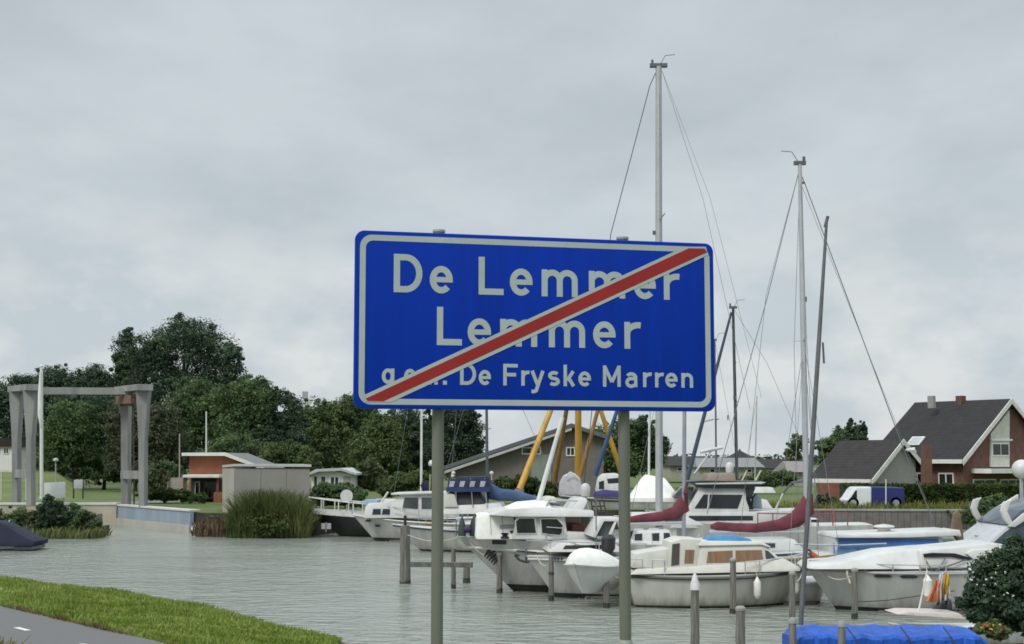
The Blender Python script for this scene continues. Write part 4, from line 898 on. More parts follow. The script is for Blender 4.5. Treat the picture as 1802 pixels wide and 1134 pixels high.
# skylight on the visible slope
SN = (HV * 4.35 + Vector((0, 0, 5.9))).normalized(); sdn = (HV * 5.9 - Vector((0, 0, 4.35))).normalized()
def slope_hit(px, py):
    d = ray(px, py); k = (apx - Vector((0, 0, CAMZ))).dot(SN) / d.dot(SN); return Vector((0, 0, CAMZ)) + d * k - o0
c_ = slope_hit(1612, 778)
q_ = [c_ + HA * a * .55 + sdn * b_ * .5 + SN * .03 for a, b_ in ((-1, -1), (1, -1), (1, 1), (-1, 1))]
sk = MB().slab(q_, [p + SN * .09 for p in q_]).build('skylight', trim, ho, smooth=False)
q_ = [c_ + HA * a * .45 + sdn * b_ * .4 + SN * .125 for a, b_ in ((-1, -1), (1, -1), (1, 1), (-1, 1))]
MB().slab(q_, [p + SN * .01 for p in q_]).build('pane', mat('sky_glass', (.35, .38, .40), .15), sk, smooth=False)
# stack of brick rising beside the porch
stk = [P(x, y, 93.6) - o0 for x, y in ((1627, 782), (1640, 782), (1641, 890), (1626, 890))]
MB().slab(stk, [p + Vector((0, .8, 0)) for p in stk]).build('brick_stack', brickd, ho, smooth=False)
# garage wing
wg = P(1590, 774, 97.2)
w1, w2 = gable(ho, o0, wg, 3.5, 2.75, 5.6, LZ, siding, tiles2, right=2.2)
wl = [P(x, y, 94.6) - o0 for x, y in ((1441, 850), (1534, 850), (1534, 892), (1441, 892))]
MB().slab(wl, [p + Vector((0, .4, 0)) for p in wl]).build('garage_wall', linemat('brick_brown', (0.21, 0.085, 0.055), 2, .075, .75, .9, .18, .2), ho, smooth=False)

# hedge in front of the house: a clipped wall of leaves
def hedge(name, label, px0, px1, ptop, pbase, Y, th, tint, n=9000, leaf=.13, dY=0.0):
    _seed[0] += 1; rng = np.random.default_rng(_seed[0])
    a_, b_ = P(px0, pbase, Y), P(px1, pbase, Y + dY); a_.z = b_.z = LZ; H = P(px0, ptop, Y).z - LZ; L_ = (b_ - a_).length; u = (b_ - a_).normalized(); v_ = Vector((-u.y, u.x, 0))
    r = thing(name, label, 'hedge', a_)
    x = rng.random(n) * L_; y = rng.uniform(-.5, .5, n) * th; z = rng.random(n) * H
    face = rng.random(n); y = np.where(face < .55, -th / 2, y); z = np.where(face > .75, H, z)
    bumpy = .10 * np.sin(x * 3.1) * np.sin(z * 4.3) + rng.normal(0, .05, n)
    pos = x[:, None] * np.array(u) + (y + bumpy)[:, None] * np.array(v_) + np.stack([0 * x, 0 * x, z + rng.normal(0, .045, n)], 1)
    cl = np.concatenate([pos, np.full((n, 3), .03)], 1)
    quad_mesh('foliage', leaf_cloud(cl, 1, leaf, rng), LM[tint], r)
    mb = MB(); c_ = u * L_ / 2; mb.box(Vector((c_.x, c_.y, H * .5)), (L_, th * .86, H * .93), math.atan2(u.y, u.x)); mb.build('twigs', mat('hedge_core', (.018, .026, .010), .95, var=.4, scale=6), r)
    return r
hedge('hedge', 'long clipped green hedge behind the white and blue van', 1482, 1850, 854, 903, 86, 1.4, 'hedge', 15000)
# van parked in front of the hedge
vn = thing('van', 'small white van with a dark blue cargo body parked by the hedge', 'van', P(1540, 899, 83.3)); o0 = Vector(vn.location); o0.z = LZ; vn.location = o0
VY = 83.3
def vs_(name, pts, m, d=1.75, dy=0, bevel=.04, par=vn): return solid(name, par, o0, pts, VY, d, m, bevel, dy)
vw = mat('van_white', (.68, .69, .69), .3, var=.05, coat=.4); vb = mat('van_blue', (.016, .022, .12), .45, var=.1)
bodyc = vs_('cab', [(1488, 880), (1492, 877), (1503, 860), (1508, 857), (1534, 857), (1534, 896), (1490, 896)], vw, bevel=.10)
vs_('cargo_body', [(1534.3, 857), (1590, 858), (1592, 862), (1592, 896), (1534.3, 896)], vb, bevel=.10)
vs_('windscreen', [(1493, 876.5), (1503.2, 861), (1504.4, 862), (1494.2, 877.5)], glass, 1.4, .17, 0)
vs_('side_window', [(1497, 877), (1505, 864), (1508, 863), (1508, 877)], glass, .02, -.012, 0)
vs_('bumper', [(1486.5, 888), (1490.3, 888), (1490.3, 896), (1486.5, 896)], black, 1.7, .02, .02)
vs_('headlight', [(1488, 882), (1492, 880), (1492, 885), (1488, 886)], steel, .05, -.014, 0)
for x in (1502, 1577):
    for dy in (.1, 1.62):
        c_ = P(x, 894, VY) - o0; c_.z = .33; mb = MB(); mb.tube(c_ + Vector((0, dy - .1, 0)), c_ + Vector((0, dy + .1, 0)), .33, n=20); wh = mb.build('wheel', black, vn)
        if dy < 1: MB().tube(c_ + Vector((0, dy - .115, 0)), c_ + Vector((0, dy - .09, 0)), .19, n=16).build('rim', galv, wh)
pole('flagpole', 'thin white pole on the lawn in front of the van', 1559, 845, 897, 82.4, .035, .03, polew, 'pole')
pole('bollard_light', 'white globe lamp on a post at the right edge by the house', 1796, 834, 900, 70, .05, .05, galv, 'lamp')
gl_ = thing('globe_lamp', 'big white globe at the right edge in front of the house', 'lamp', P(1798, 826, 62)); mb = MB(); mb.ball((0, 0, 0), .42, 18, 12); mb.build('globe', white, gl_); MB().tube((0, 0, -.42), (0, 0, -2.6), .05).build('stem', galv, gl_)
# ================================================================ BOATS
class Boat:
    def __init__(s, name, label, px, Y, yaw, cat='boat', z=0.0, group='boats moored in the harbour', pitch=0, roll=0):
        d = ray(px, 900); k = Y / d.y
        s.o = Vector((d.x * k, Y, 0)); s.h = Vector((math.cos(R(yaw)), math.sin(R(yaw)), 0)); s.ly = Vector((-s.h.y, s.h.x, 0))
        s.n = 1 if s.ly.dot(-s.o) > 0 else -1
        s.z0 = z; s.e = thing(name, label, cat, (s.o.x, s.o.y, z), R(yaw), group); s.Y = Y
    def l(s, px, py, side=0.0):
        """pixel -> (along, up) in the boat's lengthwise plane, shifted sideways by side"""
        q = s.o + s.ly * side; d = ray(px, py); o = Vector((0, 0, CAMZ)); k = (q - o).dot(s.ly) / d.dot(s.ly); p = o + d * k
        return ((p - s.o).dot(s.h), p.z - s.z0)
    def v(s, px, py, side=0.0):
        a, z = s.l(px, py, side); return Vector((a, side, z))
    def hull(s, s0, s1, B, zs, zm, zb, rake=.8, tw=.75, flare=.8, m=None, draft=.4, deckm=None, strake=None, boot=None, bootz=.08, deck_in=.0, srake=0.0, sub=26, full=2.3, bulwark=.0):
        m = m or hullw; s.par = (s0, s1, B, zs, zm, zb, rake, tw, flare, draft, srake, full)
        def sheer(t): return zs + (4 * zm - 3 * zs - zb) * t + (2 * zs + 2 * zb - 4 * zm) * t * t
        def wid(t):
            if t < .45: return B / 2 * (tw + (1 - tw) * math.sin(math.pi / 2 * t / .45))
            return B / 2 * max(.012, 1 - ((t - .45) / .55) ** full)
        s.sheer, s.wid = sheer, wid
        def pt(t, z, off=0.0):
            zt = sheer(t); f = max(-1, z / zt) if z < zt else 1.0
            fl = flare * (1 - .45 * t ** 3)
            if f >= 0: hw = wid(t) * (fl + (1 - fl) * f ** .8)
            else: hw = wid(t) * fl * (1 + .55 * z / draft)
            x = s0 + (s1 - s0) * t - rake * (t ** 3) * (1 - min(1, max(f, -.6))) + srake * (1 - t) ** 4 * (1 - f)
            return x, hw + off
        s.pt = pt
        ts = [i / sub for i in range(sub + 1)]; ts = [t + (.0 if t < .7 else 0) for t in ts]
        def skin(zlo, zhi_f, nz, off, zhi=None):
            rings = []
            for t in ts:
                top = zhi if zhi is not None else sheer(t) * zhi_f
                zs_ = [zlo + (top - zlo) * k / nz for k in range(nz + 1)]
                P_ = [(pt(t, z, off)[0], pt(t, z, off)[1], z) for z in zs_]
                rings.append([(x, -hw, z) for x, hw, z in P_] + [(x, hw, z) for x, hw, z in reversed(P_)])
            return rings
        mb = MB(); rg = skin(-draft, 1.0, 7, 0.0); mb.loft(rg, closed=False, caps=False)
        nn_ = len(rg[0]); mb.f.append(tuple(range(nn_))); mb.mi.append(0)
        mb.build('hull', m, s.e, angle=50)
        mb = MB(); dk = []
        for t in ts:
            x, hw = pt(t, sheer(t)); z = sheer(t) - .004 - deck_in; hw = max(.004, hw - .01); dk.append([(x, -hw, z), (x, 0, z + .03), (x, hw, z)])
        mb.loft(dk, closed=False, caps=False); mb.build('deck', deckm or white, s.e)
        if boot:
            mb = MB(); rg = skin(-.25, 1, 2, .006, zhi=bootz); mb.loft(rg, closed=False, caps=False); mb.f.append(tuple(range(len(rg[0])))); mb.mi.append(0); mb.build('boot_stripe', boot, s.e)
        if strake:
            sm, sr, sz = strake; mb = MB()
            for sg in (-1, 1): mb.sweep([(pt(t, sheer(t) * sz)[0], sg * (pt(t, sheer(t) * sz)[1] + .01), sheer(t) * sz) for t in ts], [sr] * len(ts), 6)
            mb.build('rubbing_strake', sm, s.e)
        return s
    def edge(s, t, dz=0.0, inn=.05, side=None):
        side = s.n if side is None else side
        z = s.sheer(t); x, hw = s.pt(t, z); return Vector((x, side * max(0, hw - inn), z + dz))
    def rail(s, t0, t1, h, n=7, m=None, both=True, r=.017, mid=True, name='guard_rail', inn=.08, hb=None):
        mb = MB()
        for sg in ((-1, 1) if both else (s.n,)):
            ts = [t0 + (t1 - t0) * k / (n - 1) for k in range(n)]; hh = [h + ((hb or h) - h) * k / (n - 1) for k in range(n)]
            tp = [s.edge(t, q, inn, sg) for t, q in zip(ts, hh)]
            for t, p in zip(ts, tp): mb.tube(s.edge(t, -.02, inn, sg), p, r, n=5)
            mb.path(tp, r, 5)
            if mid: mb.path([s.edge(t, q * .5, inn, sg) for t, q in zip(ts, hh)], r * .7, 4)
        if t1 > .97 and both:
            mb.path([s.edge(t1, hb or h, inn, -1), s.edge(t1, hb or h, inn, 1)], r, 5)
        return mb.build(name, m or steel, s.e)
    def cab(s, name, pts, wb, wt=None, m=None, bevel=.03, px=True, par=None, side=0.0, atside=None):
        """solid cabin part outlined in profile, wb wide at the foot and wt at the top"""
        wt = wt if wt is not None else wb; a = s.n * (wb / 2 if atside is None else atside)
        q = [s.l(x, y, a) for x, y in pts] if px else pts
        z0, z1 = min(z for _, z in q), max(z for _, z in q)
        def hw(z): return (wb + (wt - wb) * ((z - z0) / (z1 - z0) if z1 > z0 else 0)) / 2
        s.hw = hw
        return MB().slab([(x, side - hw(z), z) for x, z in q], [(x, side + hw(z), z) for x, z in q]).build(name, m or white, par or s.e, bevel=bevel, angle=40)
    def win(s, pts, m=None, name='window', hw=None, px=True, both=True, th=.012, off=.006, par=None, side=0.0, frame=None):
        hw = hw or s.hw
        a = s.n * hw(.0)
        q = [s.l(x, y, s.n * hw(s.l(x, y, a)[1])) for x, y in pts] if px else pts
        o = None
        for sg in ((s.n, -s.n) if both else (s.n,)):
            if frame:
                cx, cz = sum(p[0] for p in q) / len(q), sum(p[1] for p in q) / len(q); e = .035
                qq = [(x + (e if x > cx else -e), z + (e if z > cz else -e)) for x, z in q]
                fr = MB().slab([(x, side + sg * (hw(z) - .01), z) for x, z in qq], [(x, side + sg * (hw(z) + off), z) for x, z in qq]).build(name, frame, par or s.e, smooth=False)
                o = MB().slab([(x, side + sg * (hw(z) - .01), z) for x, z in q], [(x, side + sg * (hw(z) + off + th), z) for x, z in q]).build('pane', m or glass, fr, smooth=False)
            else:
                o = MB().slab([(x, side + sg * (hw(z) - .01), z) for x, z in q], [(x, side + sg * (hw(z) + off + th), z) for x, z in q]).build(name, m or glass, par or s.e, smooth=False)
        return o
    def hullwin(s, pts, m=None, name='hull_window', both=True):
        a = s.n * s.wid(.5); q = [s.l(x, y, a) for x, y in pts]
        s0, s1 = s.par[0], s.par[1]
        def hwx(x, z): return s.pt(min(1, max(0, (x - s0) / (s1 - s0))), z)[1]
        for sg in ((s.n, -s.n) if both else (s.n,)):
            MB().slab([(x, sg * (hwx(x, z) - .02), z) for x, z in q], [(x, sg * (hwx(x, z) + .012), z) for x, z in q]).build(name, m or glass, s.e, smooth=False)
    def mast(s, px0, py0, px1, py1, r0, r1, m=None, side=0.0, name='mast', flat=.75, spreaders=(), tip=True, dyaw=0.0):
        a, b = s.v(px0, py0, side), s.v(px1, py1, side); d = b - a
        mb = MB(); mb.sweep([a, a + d * .33, a + d * .66, b], [r0, r0, r0 * .95, r1], 12, flat); o = mb.build(name, m or alu, s.e)
        for f, w_ in spreaders:
            c = a + d * f; mb = MB()
            for sg in (-1, 1): mb.tube(c, c + Vector((-.12 * w_, sg * w_, .05 * w_)), .035, .02, 6, .5)
            mb.build('spreader', m or alu, o)
        if tip:
            mb = MB(); mb.box(b + Vector((0, 0, .05)), (r1 * 4.5, r1 * 1.6, .12)); mb.box(b + Vector((r1 * 1.6, 0, .17)), (.08, .08, .18)); mb.tube(b, b + Vector((-.25, 0, .42)), .012); mb.tube(b + Vector((-.25, 0, .42)), b + Vector((-.6, 0, .45)), .012)
            mb.build('masthead', alud, o, smooth=False)
        s.mt, s.mb_ = b, a
        return o
    def stay(s, pts, r=.010, m=None, name='stay'):
        return MB().path(pts, r, 5).build(name, m or stay_m, s.e)
    def fender(s, t, h=.55, r=.11, m=None, z=None):
        p = s.edge(t, 0, -.10); z = p.z - .12 if z is None else z
        mb = MB(); mb.lathe((p.x, p.y, z), [(.02, .06), (r * .5, 0), (r, -.08), (r, -h + .08), (r * .5, -h), (.02, -h - .03)]); f = mb.build('fender', m or fenderw, s.e)
        MB().tube((p.x, p.y, z), s.edge(t, .35), .012).build('line', rope, f); return f
    def flag(s, base, top, cols, w_=.5, drop=.6):
        """drooping flag of coloured bands on a staff"""
        MB().tube(base, top, .016, n=6).build('flag_staff', fenderw, s.e)
        for k, m in enumerate(cols):
            rows = []
            for j in range(7):
                f = j / 6; rr = []
                for q in (k / len(cols), (k + 1) / len(cols)):
                    rr.append(top + Vector((w_ * q * (1 - .45 * f) * (1 if True else 1), .05 * math.sin(6 * f + 5 * q), -.06 - drop * f - drop * .55 * q * (1 - f * .3))))
                rows.append(rr)
            mb = MB(); n_ = len(rows); mb.add([p for r_ in rows for p in r_], [(2 * i, 2 * i + 1, 2 * i + 3, 2 * i + 2) for i in range(n_ - 1)])
            mb.build('flag_band', m, s.e)
fb_black = mat('flag_black', (.012, .012, .014), .8); fb_red = mat('flag_red', (.42, .06, .03), .8); fb_gold = mat('flag_gold', (.55, .33, .04), .8); fb_white = mat('flag_white', (.62, .62, .64), .8)
fb_orange = mat('flag_orange', (.55, .19, .08), .8)

# ---- A: dark hulled boat with white bulwark, by the reeds
b = Boat('motor_yacht', 'dark hulled boat with raised white bow rail by the reeds, bow left', 542, 74, 180, 'motorboat')
b.hull(-9.5, 0, 3.2, 1.0, .95, b.l(545, 903)[1], rake=1.7, m=mat('hull_black', (.018, .02, .022), .3, var=.3, scale=2), boot=antif, flare=.72)
mb = MB()
for sg in (-1, 1):
    r0 = [b.edge(1 - k / 10 * .55, .02, .0, sg) for k in range(11)]; hz = [.42 - .14 * k / 10 for k in range(11)]
    for k in range(10): mb.slab([r0[k], r0[k + 1], r0[k + 1] + Vector((0, 0, hz[k + 1] * .62)), r0[k] + Vector((0, 0, hz[k] * .62))], [p - Vector((0, sg * .04, 0)) for p in (r0[k], r0[k + 1], r0[k + 1] + Vector((0, 0, hz[k + 1] * .62)), r0[k] + Vector((0, 0, hz[k] * .62)))])
mb.build('bulwark', white, b.e, smooth=False); b.rail(.45, 1.0, .62, 8, mat('rail_white', (.6, .6, .57), .5), hb=.82, r=.03, mid=False)
dp = b.v(610, 888, .2); mb = MB(); mb.tube((dp.x, .2, 1.0), dp, .03); b_d = mb.build('dish_pole', galv, b.e)
mb = MB(); c_ = b.v(610, 873, .35); mb.sweep([c_ + Vector((0, -.10, 0)), c_ + Vector((0, -.02, 0)), c_ + Vector((0, .03, 0))], [.10, .30, .33], 20); mb.build('satellite_dish', white, b.e)
b.cab('cabin', [(655, 880), (760, 880), (760, 905), (650, 905)], 2.2, 2.0)
mb = MB(); an = b.v(574, 925, 0); mb.box((an.x - .1, b.n * .75, an.z), (.5, .06, .3)); mb.tube((an.x - .1, b.n * .8, an.z + .2), (an.x - .1, b.n * .8, an.z - .3), .04); mb.build('anchor', steel, b.e)
# ---- B: white steel cruiser
b = Boat('motor_cruiser', 'white steel cruiser with raked wheelhouse windscreen left of the left sign post', 620, 70, 176, 'motorboat')
b.hull(-8.6, 0, 3.1, .95, .95, b.l(622, 905)[1], rake=1.15, boot=antif, bootz=.16, strake=(cream, .035, .97), flare=.75)
b.cab('trunk_cabin', [(642, 893), (648, 886), (700, 884), (700, 912), (640, 912)], 2.2, 1.9)
for x0 in (655, 672): b.win([(x0 + 2, 896), (x0 + 15, 896), (x0 + 15, 906), (x0, 906)], glass, frame=steel)
b.cab('wheelhouse', [(686, 893), (704, 870), (790, 868), (800, 912), (686, 912)], 2.3, 2.0)
b.win([(712, 876), (736, 876), (736, 896), (708, 896)], glassg, frame=white); b.win([(742, 876), (768, 876), (768, 896), (742, 896)], glassg, frame=white)
b.cab('windscreen', [(687.5, 891), (702.5, 872), (704, 873.5), (689, 892.5)], 1.9, 1.7, glassg, 0)
b.cab('wheelhouse_roof', [(688, 868), (796, 865), (796, 868.5), (688, 871.5)], 2.4, 2.4, white, .02)
b.cab('cushion', [(641, 880), (664, 880), (664, 889), (641, 890)], 1.3, 1.2, mat('pale_blue_cover', (.25, .32, .45), .8), .03)
b.rail(.35, 1.0, .55, 9, hb=.62)
mb = MB(); mb.tube(b.v(670, 886, .4), b.v(683, 866, .4), .05); mb.build('davit', cream, b.e)
b.hullwin([(636, 917), (646, 916.5), (646, 920), (636, 920.5)], antif, 'name_plate'); b.hullwin([(655, 925), (664, 925), (664, 929), (655, 929)], antif, 'name_plate')
b.cab('dinghy_platform', [(742, 922), (772, 921), (772, 924), (742, 925)], 3.8, 3.8, teak, .01)
b.fender(.30, .55, .12, navy); b.fender(.55, .55, .12)
# ---- C0: sailing yacht behind B: white mast and navy sail bag
b = Boat('sailing_yacht', 'sailing yacht with bright white mast and navy sail bag behind the white steel cruiser', 742, 76, 175, 'sailboat')
b.hull(-5.5, 3.5, 2.8, .9, .85, 1.0, rake=1.2, boot=antif)
b.cab('coachroof', [(700, 882), (780, 880), (790, 900), (695, 900)], 1.7, 1.4)
b.mast(741, 895, 743, 560, .085, .07, polew, spreaders=((.47, .9),))
mb = MB(); mb.sweep([b.v(744, 850), b.v(752, 858), b.v(775, 872), b.v(795, 878)], [.22, .36, .26, .12], 10, .7); mb.build('sail_cover', navy, b.e)
b.stay([b.v(790, 890, .3), b.v(803, 725, .2), b.v(745, 562)], .012); b.stay([b.v(690, 890), b.v(743, 562)], .010)
MB().tube(b.v(755, 895, .5), b.v(757, 835, .5), .035).build('aerial_post', mat('yellowgreen', (.3, .33, .1), .5), b.e)
c_ = b.v(760, 820, .5); mb = MB(); mb.lathe(c_, [(.16, 0), (.2, .12), (.12, .3)]); mb.build('radar', white, b.e)
# ---- C: sailing yacht with blue canvas and boom
b = Boat('sailing_yacht', 'sailing yacht with dark mast, blue bimini tent and faded blue boom cover', 857, 62, 176, 'sailboat')
b.hull(-5.0, 4.2, 3.0, .95, .9, 1.15, rake=1.3, boot=antif, strake=(navy, .03, .95))
b.cab('coachroof', [(785, 888), (880, 886), (890, 905), (778, 905)], 2.0, 1.7)
b.mast(858, 905, 855, 575, .085, .07, alud, spreaders=((.45, .9), (.72, .7)))
mb = MB(); mb.tube(b.v(860, 866), b.v(985, 888), .07, n=10); mb.build('boom', alud, b.e)
mb = MB(); mb.sweep([b.v(858, 852), b.v(868, 868), b.v(880, 871), b.v(900, 872), b.v(930, 878), b.v(960, 884), b.v(975, 887)], [.12, .34, .27, .25, .20, .14, .07], 12, .6); mb.build('sail_cover', boomblue, b.e)
b.cab('bimini', [(788, 848), (800, 840), (856, 839), (858, 846), (858, 866), (786, 866)], 2.1, 1.9, mat('bimini_dark', (.012, .02, .05), .85, var=.3), .06)
for x0 in (790, 808, 826, 844): b.win([(x0 + 2, 847), (x0 + 11, 847), (x0 + 8, 857), (x0, 857)], mat('clear_vinyl', (.30, .32, .38), .3, var=.2), 'vinyl_window')
b.cab('bimini_band', [(785, 858), (860, 858), (860, 866), (785, 866)], 2.14, 2.12, mat('band_blue', (.015, .035, .11), .8), .0)
b.cab('sprayhood', [(792, 868), (840, 867), (854, 888), (796, 890)], 1.8, 1.5, mat('hood_dark', (.03, .028, .04), .6, var=.4), .05)
b.cab('cockpit_coaming', [(780, 866), (800, 870), (806, 893), (780, 893)], 2.0, 2.0, cream, .05)
for x in (804, 832, 857): MB().tube(b.v(x, 893, b.n * .95), b.v(x - 4, 842, b.n * .95), .02).build('bimini_frame', steel, b.e)
b.stay([b.v(1000, 900), b.v(856, 578)], .01); b.stay([b.v(765, 900), b.v(856, 578)], .01)
for x, y in ((797, 838), (798, 833), (865, 833)): mb = MB(); mb.ball(b.v(x, y, .4), .09, 8, 6); mb.tube(b.v(x, y, .4), b.v(x, 845, .4), .02); mb.build('deck_light', white, b.e)
# ---- D: white cruiser with bow overhanging between the piles
b = Boat('motor_cruiser', 'white cruiser with flared raked bow, black anchor and dark fenders on its foredeck', 803, 43.2, 186, 'motorboat')
zt = b.l(803, 944)[1]
b.hull(-8.2, 0, 3.1, 1.42, 1.5, zt, rake=1.75, boot=antif, bootz=.22, flare=.55, strake=(cream, .045, .80), full=2.0)
b.cab('foredeck_hatchway', [(838, 944), (840, 912), (846, 906), (905, 904), (912, 950), (838, 950)], 2.0, 1.5, coverw, .12)
for x in (862, 883): b.win([(x, 908), (x + 1, 908), (x + 3, 942), (x + 2, 942)], concd, 'cover_seam', th=.004)
b.win([(880, 924), (904, 923), (905, 930), (880, 931)], mat('vent_grey', (.30, .30, .33), .6), 'cover_fold')
b.cab('wheelhouse', [(902, 950), (912, 900), (994, 900), (1000, 950)], 2.4, 2.1, white, .05)
for sg in (-1, 1): MB().tube(b.v(1040, 950, sg * 1.1), b.v(1040, 905, sg * 1.1), .03).build('roof_post', steel, b.e)
b.cab('cockpit_seat', [(1006, 950), (1008, 922), (1030, 922), (1032, 950)], 1.6, 1.5, mat('seat_red', (.16, .05, .04), .7, var=.3), .05)
b.cab('cockpit_side', [(996, 952), (998, 936), (1050, 938), (1052, 952)], 2.5, 2.5, white, .03)
b.cab('wheelhouse_roof', [(862, 907), (885, 898), (950, 893), (1046, 899), (1046, 910), (905, 910)], 2.6, 2.4, white, .05)
b.hw = lambda z: 1.19
for pts in ([(908, 918), (914, 913), (940, 913), (943, 938), (910, 938)], [(952, 914), (980, 914), (990, 924), (988, 938), (984, 942), (954, 938)]): b.win(pts, mat('saloon_glass', (.022, .018, .018), .15, var=.4), frame=cream)
b.cab('flybridge', [(895, 897), (920, 886), (965, 882), (975, 897)], 2.0, 1.6, coverw, .1)
b.cab('helm_seat', [(955, 884), (962, 874), (978, 874), (981, 886)], 1.0, .9, cream, .08)
mb = MB(); mb.path([b.v(960, 893, b.n * .9), b.v(968, 880, b.n * .9), b.v(1030, 882, b.n * .9), b.v(1036, 897, b.n * .9)], .03); mb.path([b.v(960, 893, -b.n * .9), b.v(968, 880, -b.n * .9), b.v(1030, 882, -b.n * .9), b.v(1036, 897, -b.n * .9)], .03); mb.build('flybridge_rail', steel, b.e)
b.cab('radar_arch', [(1005, 900), (1018, 880), (1032, 876), (1036, 882), (1026, 900)], 2.1, 1.8, white, .05)
c_ = b.v(1030, 862, 0); mb = MB(); mb.lathe(c_, [(.05, -.24), (.13, -.2), (.155, -.05), (.155, .08), (.10, .17), (.02, .2)], 18); mb.tube(c_ + Vector((0, 0, -.5)), c_ + Vector((0, 0, -.2)), .05); mb.build('radome', white, b.e)
for (x, y, h, r, m_) in ((813, 938, .55, .12, mat('fender_green', (.03, .05, .045), .7)), (836, 938, .62, .17, black), (848, 940, .35, .09, black)):
    c_ = b.v(x, y, b.n * .25); c_.z = zt + .02; mb = MB(); mb.lathe(c_, [(r, 0), (r * 1.05, h * .3), (r * .7, h * .75), (r * .25, h), (.02, h * 1.08)]); mb.build('covered_fender', m_, b.e)
c_ = b.v(822, 932, b.n * .3); mb = MB(); mb.ball(c_, (.16, .12, .10)); mb.build('purple_bag', mat('purple_bag', (.04, .02, .09), .8), b.e)
b.hullwin([(871, 954), (895, 953.5), (895, 961), (871, 961.5)], black, 'hawse_opening')
mb = MB()
for k in range(5):
    a0 = b.v(858 + k * 4, 972 + k * 3.5, b.n * (.42 + .05 * k)); mb.tube(a0, a0 + Vector((-.16, 0, .16 - .05 * k)), .05, .03, 6); mb.tube(a0, a0 + Vector((.10, 0, -.14)), .045, .02, 6)
mb.build('anchor', black, b.e)
mb = MB(); c_ = b.v(926, 980, b.n * 1.35)
mb.tube(c_ + Vector((.0, 0, .22)), c_ + Vector((0, 0, -.16)), .03); mb.path([c_ + Vector((.34, .02, .05)), c_ + Vector((.2, .03, -.10)), c_ + Vector((0, .03, -.16)), c_ + Vector((-.2, .03, -.10)), c_ + Vector((-.34, .02, .05))], .035)
mb.tube(c_ + Vector((-.3, .05, .12)), c_ + Vector((.3, .05, .18)), .025); mb.tube(c_ + Vector((.34, .02, .05)), c_ + Vector((.18, .02, .03)), .05, .01); mb.tube(c_ + Vector((-.34, .02, .05)), c_ + Vector((-.18, .02, .03)), .05, .01)
mb.build('stockless_anchor', ropedk, b.e)
b.rail(.62, 1.0, .42, 7, hb=.5)
mb = MB(); mb.tube(b.v(929, 947, .2), b.v(990, 735, .2), .085, .06, 10); mb.build('lowered_mast', polew, b.e)
for (x, y, w_, h_) in ((888, 944, .30, .16), (914, 947, .22, .14), (900, 941, .14, .22)):
    c_ = b.v(x, y, b.n * .9); mb = MB(); mb.lathe((c_.x, c_.y, zt - .02), [(w_ * .5, 0), (w_ * .5, h_ * .3), (w_ * .3, h_ * .5), (w_ * .45, h_), (.02, h_ * 1.05)], 10); mb.build('winch', black, b.e)
b.fender(.30, .6, .12, navy); b.fender(.12, .6, .12)
# lattice frame aft
mb = MB(); q = [b.v(1040, 882, .5), b.v(1062, 880, .5), b.v(1068, 912, .5), b.v(1046, 912, .5)]
for k in range(4):
    f = k / 3; mb.tube(q[0].lerp(q[1], f), q[3].lerp(q[2], f), .025); mb.tube(q[0].lerp(q[3], f), q[1].lerp(q[2], f), .025)
mb.build('lattice_frame', ropedk, b.e)
bD = b
# ---- E: white hull beside it
b = Boat('sailing_cruiser', 'white cruiser with plumb raked bow and blue registration mark, half hidden by the covered dinghy', 926, 41.4, 185, 'motorboat')
zt = b.l(926, 979)[1]
b.hull(-6.6, 0, 2.8, 1.15, 1.2, zt, rake=.85, boot=antif, bootz=.14, flare=.66, strake=(white, .03, .93))
b.cab('coachroof', [(965, 972), (985, 957), (1080, 953), (1100, 972)], 1.8, 1.5)
b.hw = lambda z: .84
b.win([(995, 960), (1060, 959), (1066, 967), (990, 967)], glass)
b.cab('windscreen', [(1042, 945), (1060, 913), (1096, 913), (1098, 918), (1064, 918), (1048, 947)], 1.9, 1.7, white, .01)
b.cab('screen_glass', [(1052, 944), (1064.5, 919), (1082, 919), (1070, 944)], 1.6, 1.5, glassg, 0)
b.cab('screen_bar', [(1070, 945), (1083, 917), (1087, 917), (1075, 945)], 1.9, 1.7, white, .005)
b.cab('blue_box', [(1012, 957), (1031, 957), (1031, 968), (1012, 968)], .9, .9, mat('box_blue', (.03, .07, .20), .6), .02)
b.hullwin([(981, 985), (984, 985), (984, 992), (981, 992)], mat('mark_blue', (.03, .06, .14), .5), 'registration_mark')
for x in (987, 993): b.hullwin([(x - .8, 985), (x + 2.4, 985), (x + 2.4, 992), (x - .8, 992)], mat('mark_blue', (.03, .06, .14), .5), 'registration_mark')
b.rail(.5, 1.0, .4, 6, hb=.45, mid=False)
b.fender(.42, .55, .11, navy); b.fender(.20, .55, .11)
b.cab('dark_hatch', [(1008, 983), (1030, 982), (1030, 988), (1008, 989)], 2.55, 2.5, glass, 0)
b.stay([b.v(1049, 985, b.n * .9), b.v(1049, 880, b.n * .9)], .02, stay_m, 'shroud')
bE = b
